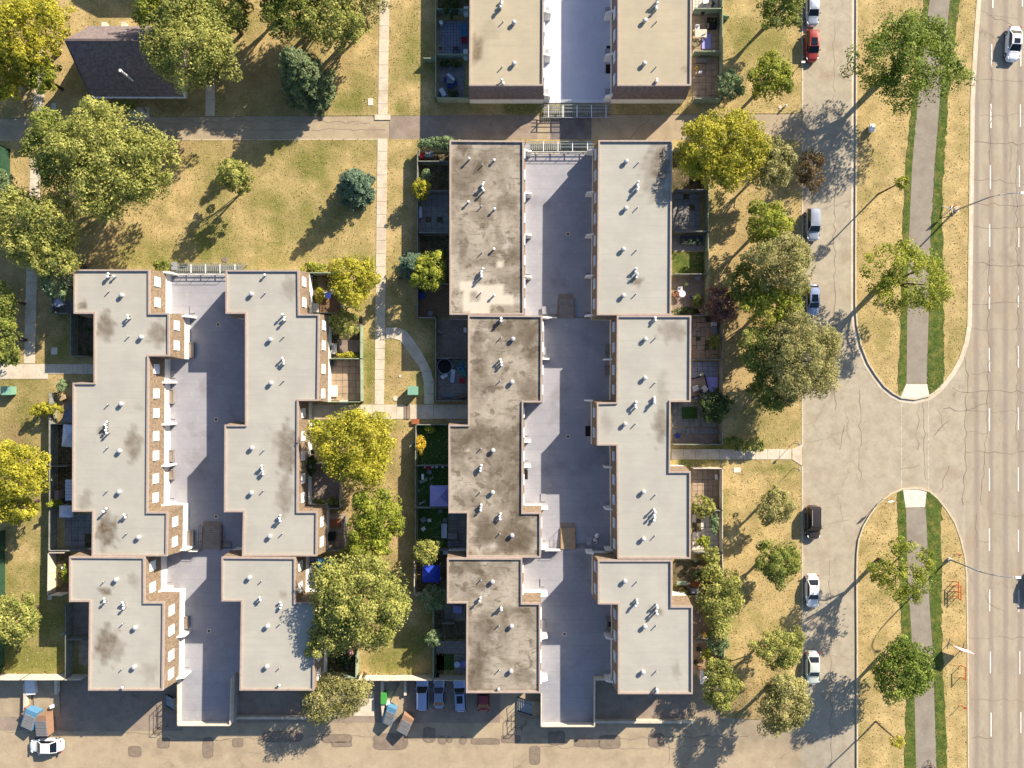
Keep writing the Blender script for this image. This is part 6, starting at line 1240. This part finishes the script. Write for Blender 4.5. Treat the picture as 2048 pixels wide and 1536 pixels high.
# ---------------------------------------------------------------- median furniture
def lamp(label, bx, by, hx, hy, h=9.2):
    q = G(bx, by); t = empty('street_lamp', (q.x, q.y, 0), 0, label, 'street lamp', 'street lamps on the median'); e = P(hx, hy, h+.6); v = Vector((e.x-q.x, e.y-q.y, 0))
    MB().tube([(0,0,.0),(0,0,.45)], .28, 12).build('footing', 'new_concrete', t); MB().tube([(0,0,.4),(0,0,h*.72)], [.13,.09], 8).build('pole', 'galvanised', t, smooth=True)
    MB().tube([Vector((0,0,h*.72)), Vector((0,0,h*.8))+v*.04, Vector((0,0,h*.92))+v*.2, Vector((0,0,h))+v*.45, Vector((0,0,h+.45))+v*.75, Vector((0,0,h+.6))+v*.97], [.09,.08,.07,.06,.05,.05], 8).build('arm', 'galvanised', t, smooth=True)
    MB().box(-.35,-.14,-.08,.35,.14,.08, rz=math.atan2(v.y, v.x)).build('lamp_head', 'white_metal', t, loc=Vector((0,0,h+.6))+v)
lamp('tall street lamp with arm curving right over the upper main road', 1911,421,2046,386); lamp('tall street lamp with arm curving right over the lower main road', 1897,1118,2036,1155)
def smalllamp(label, x, y, h=4.2):
    q = G(x, y); t = empty('path_lamp', (q.x, q.y, 0), 0, label, 'path lamp', 'short lamps by the street path'); MB().tube([(0,0,0),(0,0,h)], [.04,.03], 7).build('pole', 'black_steel', t); MB().tube([(0,0,h),(0,0,h+.15),(0,0,h+.3)], [.12,.2,.1], 10).build('lamp_head', 'galvanised', t)
smalllamp('short dark lamp post just above the path to the street', 1587,886,1.9); smalllamp('short dark lamp post just below the path to the street', 1587,936,1.9)
def barricade(label, x, y, L, legs, rz=0, group='orange barriers on the median', h=1.0):
    q = G(x, y); t = empty('orange_barrier', (q.x, q.y, 0), rz, label, 'barrier', group)
    MB().bar((0,-L/2,h), (0,L/2,h), .08, .10).build('rail', 'orange', t)
    for k in range(legs):
        yy = lerp(-L/2+.12, L/2-.12, k/max(1, legs-1)); MB().bar((-.03,yy,0), (0,yy,h), .07).build('post', 'orange', t); MB().bar((-.95,yy,.03), (.25,yy,.03), .07).build('foot', 'tan_cloth', t)
barricade('left of the paired orange barriers on the south median', 1908,1176,2.3,4); barricade('right of the paired orange barriers, slightly lower', 1913,1182,2.1,3); barricade('single orange barrier beside the lower main road', 1922,1342,1.9,2)
def marker(label, x, y, h=1.1):
    q = G(x, y); t = empty('orange_marker', (q.x, q.y, 0), .6, label, 'marker post', 'orange marker posts'); MB().bar((0,0,0), (0,0,h), .07).build('post', 'orange', t); MB().box(-.2,-.03,h-.25,.2,.03,h).build('plate', 'orange', t); MB().bar((-.25,.1,.03), (.3,-.1,.03), .08).build('foot', 'tan_cloth', t)
marker('bright orange marker next to the lower street lamp', 1912,1107); marker('orange marker post alone near the bottom of the median', 1921,1410); marker('orange marker under the upper street lamp', 1905,414,.8)
q = G(1895, 421); t = empty('tripod_stand', (q.x, q.y, 0), .3, 'white four legged sign stand beside the upper street lamp', 'sign stand')
for k in range(4): a = .6+k*1.57; MB().bar((math.cos(a)*1.0, math.sin(a)*1.0, .02), (0,0,.9), .07).build('leg', 'white_plastic', t)
MB().bar((0,0,.9), (0,0,1.4), .06).build('mast', 'black', t); MB().box(-.4,-.03,1.3,.4,.03,2.1).build('sign_panel', 'white_plastic', t)
q = G(1912, 1291); t = empty('roadside_banner', (q.x, q.y, 0), -.28, 'pink faced banner sign on the south median by the road', 'banner sign')
MB().box(-1.1,-.04,.9,1.1,.04,2.5).build('banner', 'pink_sign', t)
for sx in (-1.05, 1.05): MB().bar((sx,0,0), (sx,0,2.6), .07).build('post', 'black_steel', t); MB().bar((sx,-.7,.03), (sx,.7,.03), .08).build('foot', 'wood_grey', t)
q = G(1766, 998); t = empty('traffic_sign', (q.x, q.y, 0), .3, 'traffic sign on a post where the south median meets the crossing', 'traffic sign'); MB().tube([(0,0,0),(0,0,2.4)], .035, 7).build('post', 'galvanised', t); MB().box(-.35,-.02,1.8,.35,.02,2.5).build('sign_plate', 'white_metal', t)
for x, y, lb in [(1760,405,'thin white sign post in the first median tree shade')]: pass
q = G(1601, 130); t = empty('kerb_marker', (q.x, q.y, 0), 0, 'white topped marker at the kerb below the red hatchback', 'marker post'); MB().tube([(0,0,0),(0,0,.9)], .05, 7).build('post', 'wood_grey', t); MB().box(-.25,-.12,.85,.25,.12,1.0).build('top', 'white_metal', t)
q = G(1569, 214); t = empty('fire_hydrant', (q.x, q.y, 0), 0, 'small pale hydrant on the grass by the north lane mouth', 'hydrant'); MB().tube([(0,0,0),(0,0,.5),(0,0,.6),(0,0,.75)], [.12,.12,.16,.06], 10).build('barrel', 'white_metal', t); MB().bar((-.2,0,.45), (.2,0,.45), .1).build('outlet', 'white_metal', t)
# ---------------------------------------------------------------- gable roofed house at the top left
hs = empty('gable_house', (0,0,0), 0, 'steep gable roofed house with dark shingles at the top left park', 'house')
rz_, ez = 7.6, 1.9; A0 = P(129,80,rz_); A1 = P(324,80,rz_); s0 = P(184,194,ez); s1 = P(369,194,ez); n0 = P(178,52,ez+.4)
xl, xr = (A0.x+s0.x)/2-.05, s1.x; yr = A0.y; ys = s0.y; yn = n0.y
def slope(ya, za, yb, zb, m, name):
    b = MB(); t_ = .14; b.v = [(xl,ya,za),(xr,ya,za),(xr,yb,zb),(xl,yb,zb),(xl,ya,za-t_),(xr,ya,za-t_),(xr,yb,zb-t_),(xl,yb,zb-t_)]; b.f = [(0,1,2,3),(7,6,5,4),(0,4,5,1),(1,5,6,2),(2,6,7,3),(3,7,4,0)]; return b.build(name, m, hs)
so_ = slope(yr, rz_, ys, ez, 'dark_shingle', 'south_roof'); slope(yr+.002, rz_-.002, yn, ez+.4, 'dark_shingle', 'north_roof')
MB().bar((xl-.02,yr,rz_+.03), (xr+.02,yr,rz_+.03), .3, .08).build('ridge_cap', 'coping', hs)
b = MB(); b.v = [(xl+.5,ys+.5,0),(xl+.5,yn-.5,0),(xl+.5,yn-.5,ez+.6),(xl+.5,yr,rz_-.25),(xl+.5,ys+.5,ez+.6),(xr-.5,ys+.5,0),(xr-.5,yn-.5,0),(xr-.5,yn-.5,ez+.6),(xr-.5,yr,rz_-.25),(xr-.5,ys+.5,ez+.6)]
b.f = [(0,1,2,3,4),(9,8,7,6,5),(0,5,6,1),(0,4,9,5),(1,6,7,2)]; b.build('wall', 'cream_wall', hs)
MB().bar((xl,ys-.05,ez-.05), (xr,ys-.05,ez-.05), .14, .14).build('gutter', 'white_metal', hs)
MB().bar((xr+.03,yr,rz_-.1), (xr+.03,ys,ez-.1), .08, .3).build('barge_board', 'white_metal', hs); MB().bar((xl-.03,yr,rz_-.1), (xl-.03,ys,ez-.1), .08, .3).build('barge_board', 'coping', hs)
for x in (200, 238, 286, 322, 360): p = P(x, 205, .5); MB().bar((p.x, ys-.1, ez-.1), (p.x+.2, ys-1.4, 0), .16).build('buttress', 'wood_brown', hs)
def on_s(px, py, t=.5): 
    y = lerp(yr, ys, t); z = lerp(rz_, ez, t); return P(px, py, z), z
p, z = on_s(262, 158, .62); z = lerp(rz_, ez, (p.y-yr)/(ys-yr)); MB().tube([(p.x,p.y,z-.1),(p.x,p.y,z+2.9)], .13, 10).build('flue_pipe', 'white_metal', hs); MB().tube([(p.x,p.y,z+2.9),(p.x,p.y,z+3.1)], .2, 10).build('flue_cap', 'white_metal', hs)
for x, y in ((224,122),(240,158),(244,168)): p, z = on_s(x, y, (y-80)/115); z = lerp(rz_, ez, (p.y-yr)/(ys-yr)); MB().tube([(p.x,p.y,z-.1),(p.x,p.y,z+.5)], .07, 8).build('vent_pipe', 'galvanised', hs)
for x in (209, 248, 287): p = P(x, 49, 2.2); b = MB(); b.box(p.x-.3, p.y-.5, 1.6, p.x+.3, p.y+.25, 2.4); b.build('dormer_vent', 'fence_white', hs)
# house beyond the top edge, seen only by its shade
nh = empty('gable_house', (0,0,0), 0, 'neighbouring house beyond the top edge north of the gable roofed house', 'house')
a = P(300,-70,0); b = P(470,-230,0); MB().box(a.x, a.y, 0, b.x, b.y, 5.2).build('wall', 'cream_wall', nh); m_ = MB(); ym = (a.y+b.y)/2; m_.v = [(a.x-.5,a.y-.5,5.2),(b.x+.5,a.y-.5,5.2),(b.x+.5,b.y+.5,5.2),(a.x-.5,b.y+.5,5.2),(a.x-.5,ym,8.2),(b.x+.5,ym,8.2)]; m_.f = [(0,1,5,4),(2,3,4,5),(1,2,5),(3,0,4)]; m_.build('roof', 'dark_shingle', nh)
# ---------------------------------------------------------------- people
def person(label, loc, rz, shirt, legs, pose='walk', group=None):
    t = empty('person', loc, rz, label, 'person')
    if pose == 'walk':
        J = dict(pel=(0,0,.95),spine=(0,.03,1.2),chest=(0,.08,1.42),neck=(0,.12,1.53),head=(0,.15,1.62),crown=(0,.17,1.74),shL=(-.19,.08,1.44),elL=(-.30,.18,1.2),haL=(-.26,.42,1.08),shR=(.19,.08,1.44),elR=(.30,.12,1.18),haR=(.30,.34,1.0),
                 hiL=(-.1,0,.9),knL=(-.11,.16,.5),anL=(-.11,.06,.09),toL=(-.12,.2,.05),hiR=(.1,0,.9),knR=(.11,.04,.5),anR=(.11,-.2,.12),toR=(.12,-.08,.05))
    else:
        J = dict(pel=(0,-.15,.95),spine=(0,0,1.15),chest=(0,.16,1.32),neck=(0,.27,1.42),head=(0,.34,1.5),crown=(0,.38,1.62),shL=(-.19,.16,1.32),elL=(-.27,.38,1.15),haL=(-.24,.58,1.02),shR=(.19,.16,1.32),elR=(.27,.38,1.15),haR=(.24,.58,1.02),
                 hiL=(-.1,-.12,.9),knL=(-.13,.28,.72),anL=(-.12,.1,.32),toL=(-.12,.24,.28),hiR=(.1,-.12,.9),knR=(.13,.2,.55),anR=(.12,.05,.14),toR=(.12,.2,.1))
    R = dict(pel=.15,spine=.135,chest=.16,neck=.06,head=.095,crown=.07,shL=.075,shR=.075,elL=.045,elR=.045,haL=.035,haR=.035,hiL=.1,hiR=.1,knL=.065,knR=.065,anL=.045,anR=.045,toL=.04,toR=.04)
    E = [('pel','spine'),('spine','chest'),('chest','neck'),('neck','head'),('head','crown'),('chest','shL'),('shL','elL'),('elL','haL'),('chest','shR'),('shR','elR'),('elR','haR'),('pel','hiL'),('hiL','knL'),('knL','anL'),('anL','toL'),('pel','hiR'),('hiR','knR'),('knR','anR'),('anR','toR')]
    def skin(name, keys, m, grow=0.0):
        ks = [k for k in J if k in keys]; me = bpy.data.meshes.new(name); me.from_pydata([J[k] for k in ks], [(ks.index(a), ks.index(b)) for a, b in E if a in ks and b in ks], []); me.materials.append(MATS[m])
        o = bpy.data.objects.new(name, me); COL.objects.link(o); o.parent = t; md = o.modifiers.new('skin', 'SKIN')
        for i, k in enumerate(ks): me.skin_vertices[0].data[i].radius = (R[k]+grow, R[k]+grow); me.skin_vertices[0].data[i].use_root = (i == 0)
        o.modifiers.new('sub', 'SUBSURF').levels = 1; o.modifiers['sub'].render_levels = 2; return o
    skin('body', list(J), 'skin'); skin('shirt', ['spine','chest','shL','shR','elL','elR'], shirt, .022); skin('trousers', ['pel','hiL','hiR','knL','knR','anL','anR'], legs, .018)
    h = Vector(J['head']); MB().tube([h+Vector((0,-.02,.0)), h+Vector((0,-.02,.08)), h+Vector((0,0,.13)), h+Vector((0,.01,.155))], [.105,.112,.085,.03], 12).build('hair', 'hair', t, smooth=True)
    return t
q = P(1189, 1078, ZR2); person('person in white shirt walking on the shaded courtyard deck near the low stairs', (q.x, q.y, ZR2), 2.2, 'shirt_white', 'shirt_white')
q = P(1194, 1071, ZR2); t = empty('laundry_bundle', (q.x, q.y, ZR2), .3, 'white cloth bundle beside the person on the deck', 'bundle'); MB().tube([(0,0,0),(0,0,.2),(0,.05,.45),(0,.05,.6)], [.2,.34,.3,.1], 12).build('cloth', 'shirt_white', t, smooth=True)
q = G(1856, 1530); BK = empty('bicycle', (q.x, q.y, .03), 0, 'black bicycle ridden along the cycle trail at the bottom edge', 'bicycle')
for y in (-.52, .52): MB().tube([(0, y+.33*math.cos(a), .34+.33*math.sin(a)) for a in np.linspace(0, 6.283, 21)], .03, 6).build('wheel', 'rubber', BK)
for a, b in (((0,-.52,.34),(0,-.1,.34)),((0,-.1,.34),(0,-.2,.85)),((0,-.1,.34),(0,.4,.8)),((0,-.2,.8),(0,.4,.82)),((0,.4,.95),(0,.52,.34)),((0,-.52,.34),(0,-.2,.78))): MB().bar(a, b, .04).build('frame_tube', 'black', BK)
MB().bar((-.28,.42,.98), (.28,.42,.98), .04).build('handlebar', 'black', BK); MB().box(-.08,-.32,.86,.08,-.06,.92).build('saddle', 'black', BK)
person('person in dark clothes riding the black bicycle at the bottom edge', (q.x, q.y, .03), 0, 'dark_plastic', 'denim', 'ride')

# pale concrete pads and repaired squares in the bottom parking
for x0, y0, x1, y1, m in [(-30,1354,55,1440,'lane_tan'),(60,1354,112,1440,'lane_tan'),(118,1392,168,1446,'lane_grey'),(704,1392,746,1438,'path_concrete'),(816,1356,872,1434,'lane_grey'),(767,1388,812,1440,'lane_tan')]:
    ex = [(x0,y0),(x1,y0),(x1,y1),(x0,y1)] if m != 'lane_grey' else [(x0+4,y0),(x1-5,y0+1),(x1,y0+8),(x1-2,y1-6),(x1-9,y1),(x0+6,y1-2),(x0,y1-9),(x0+1,y0+7)]
    tag(sheet([ex], m, 'concrete_pad', .02, -.05), kind='structure')
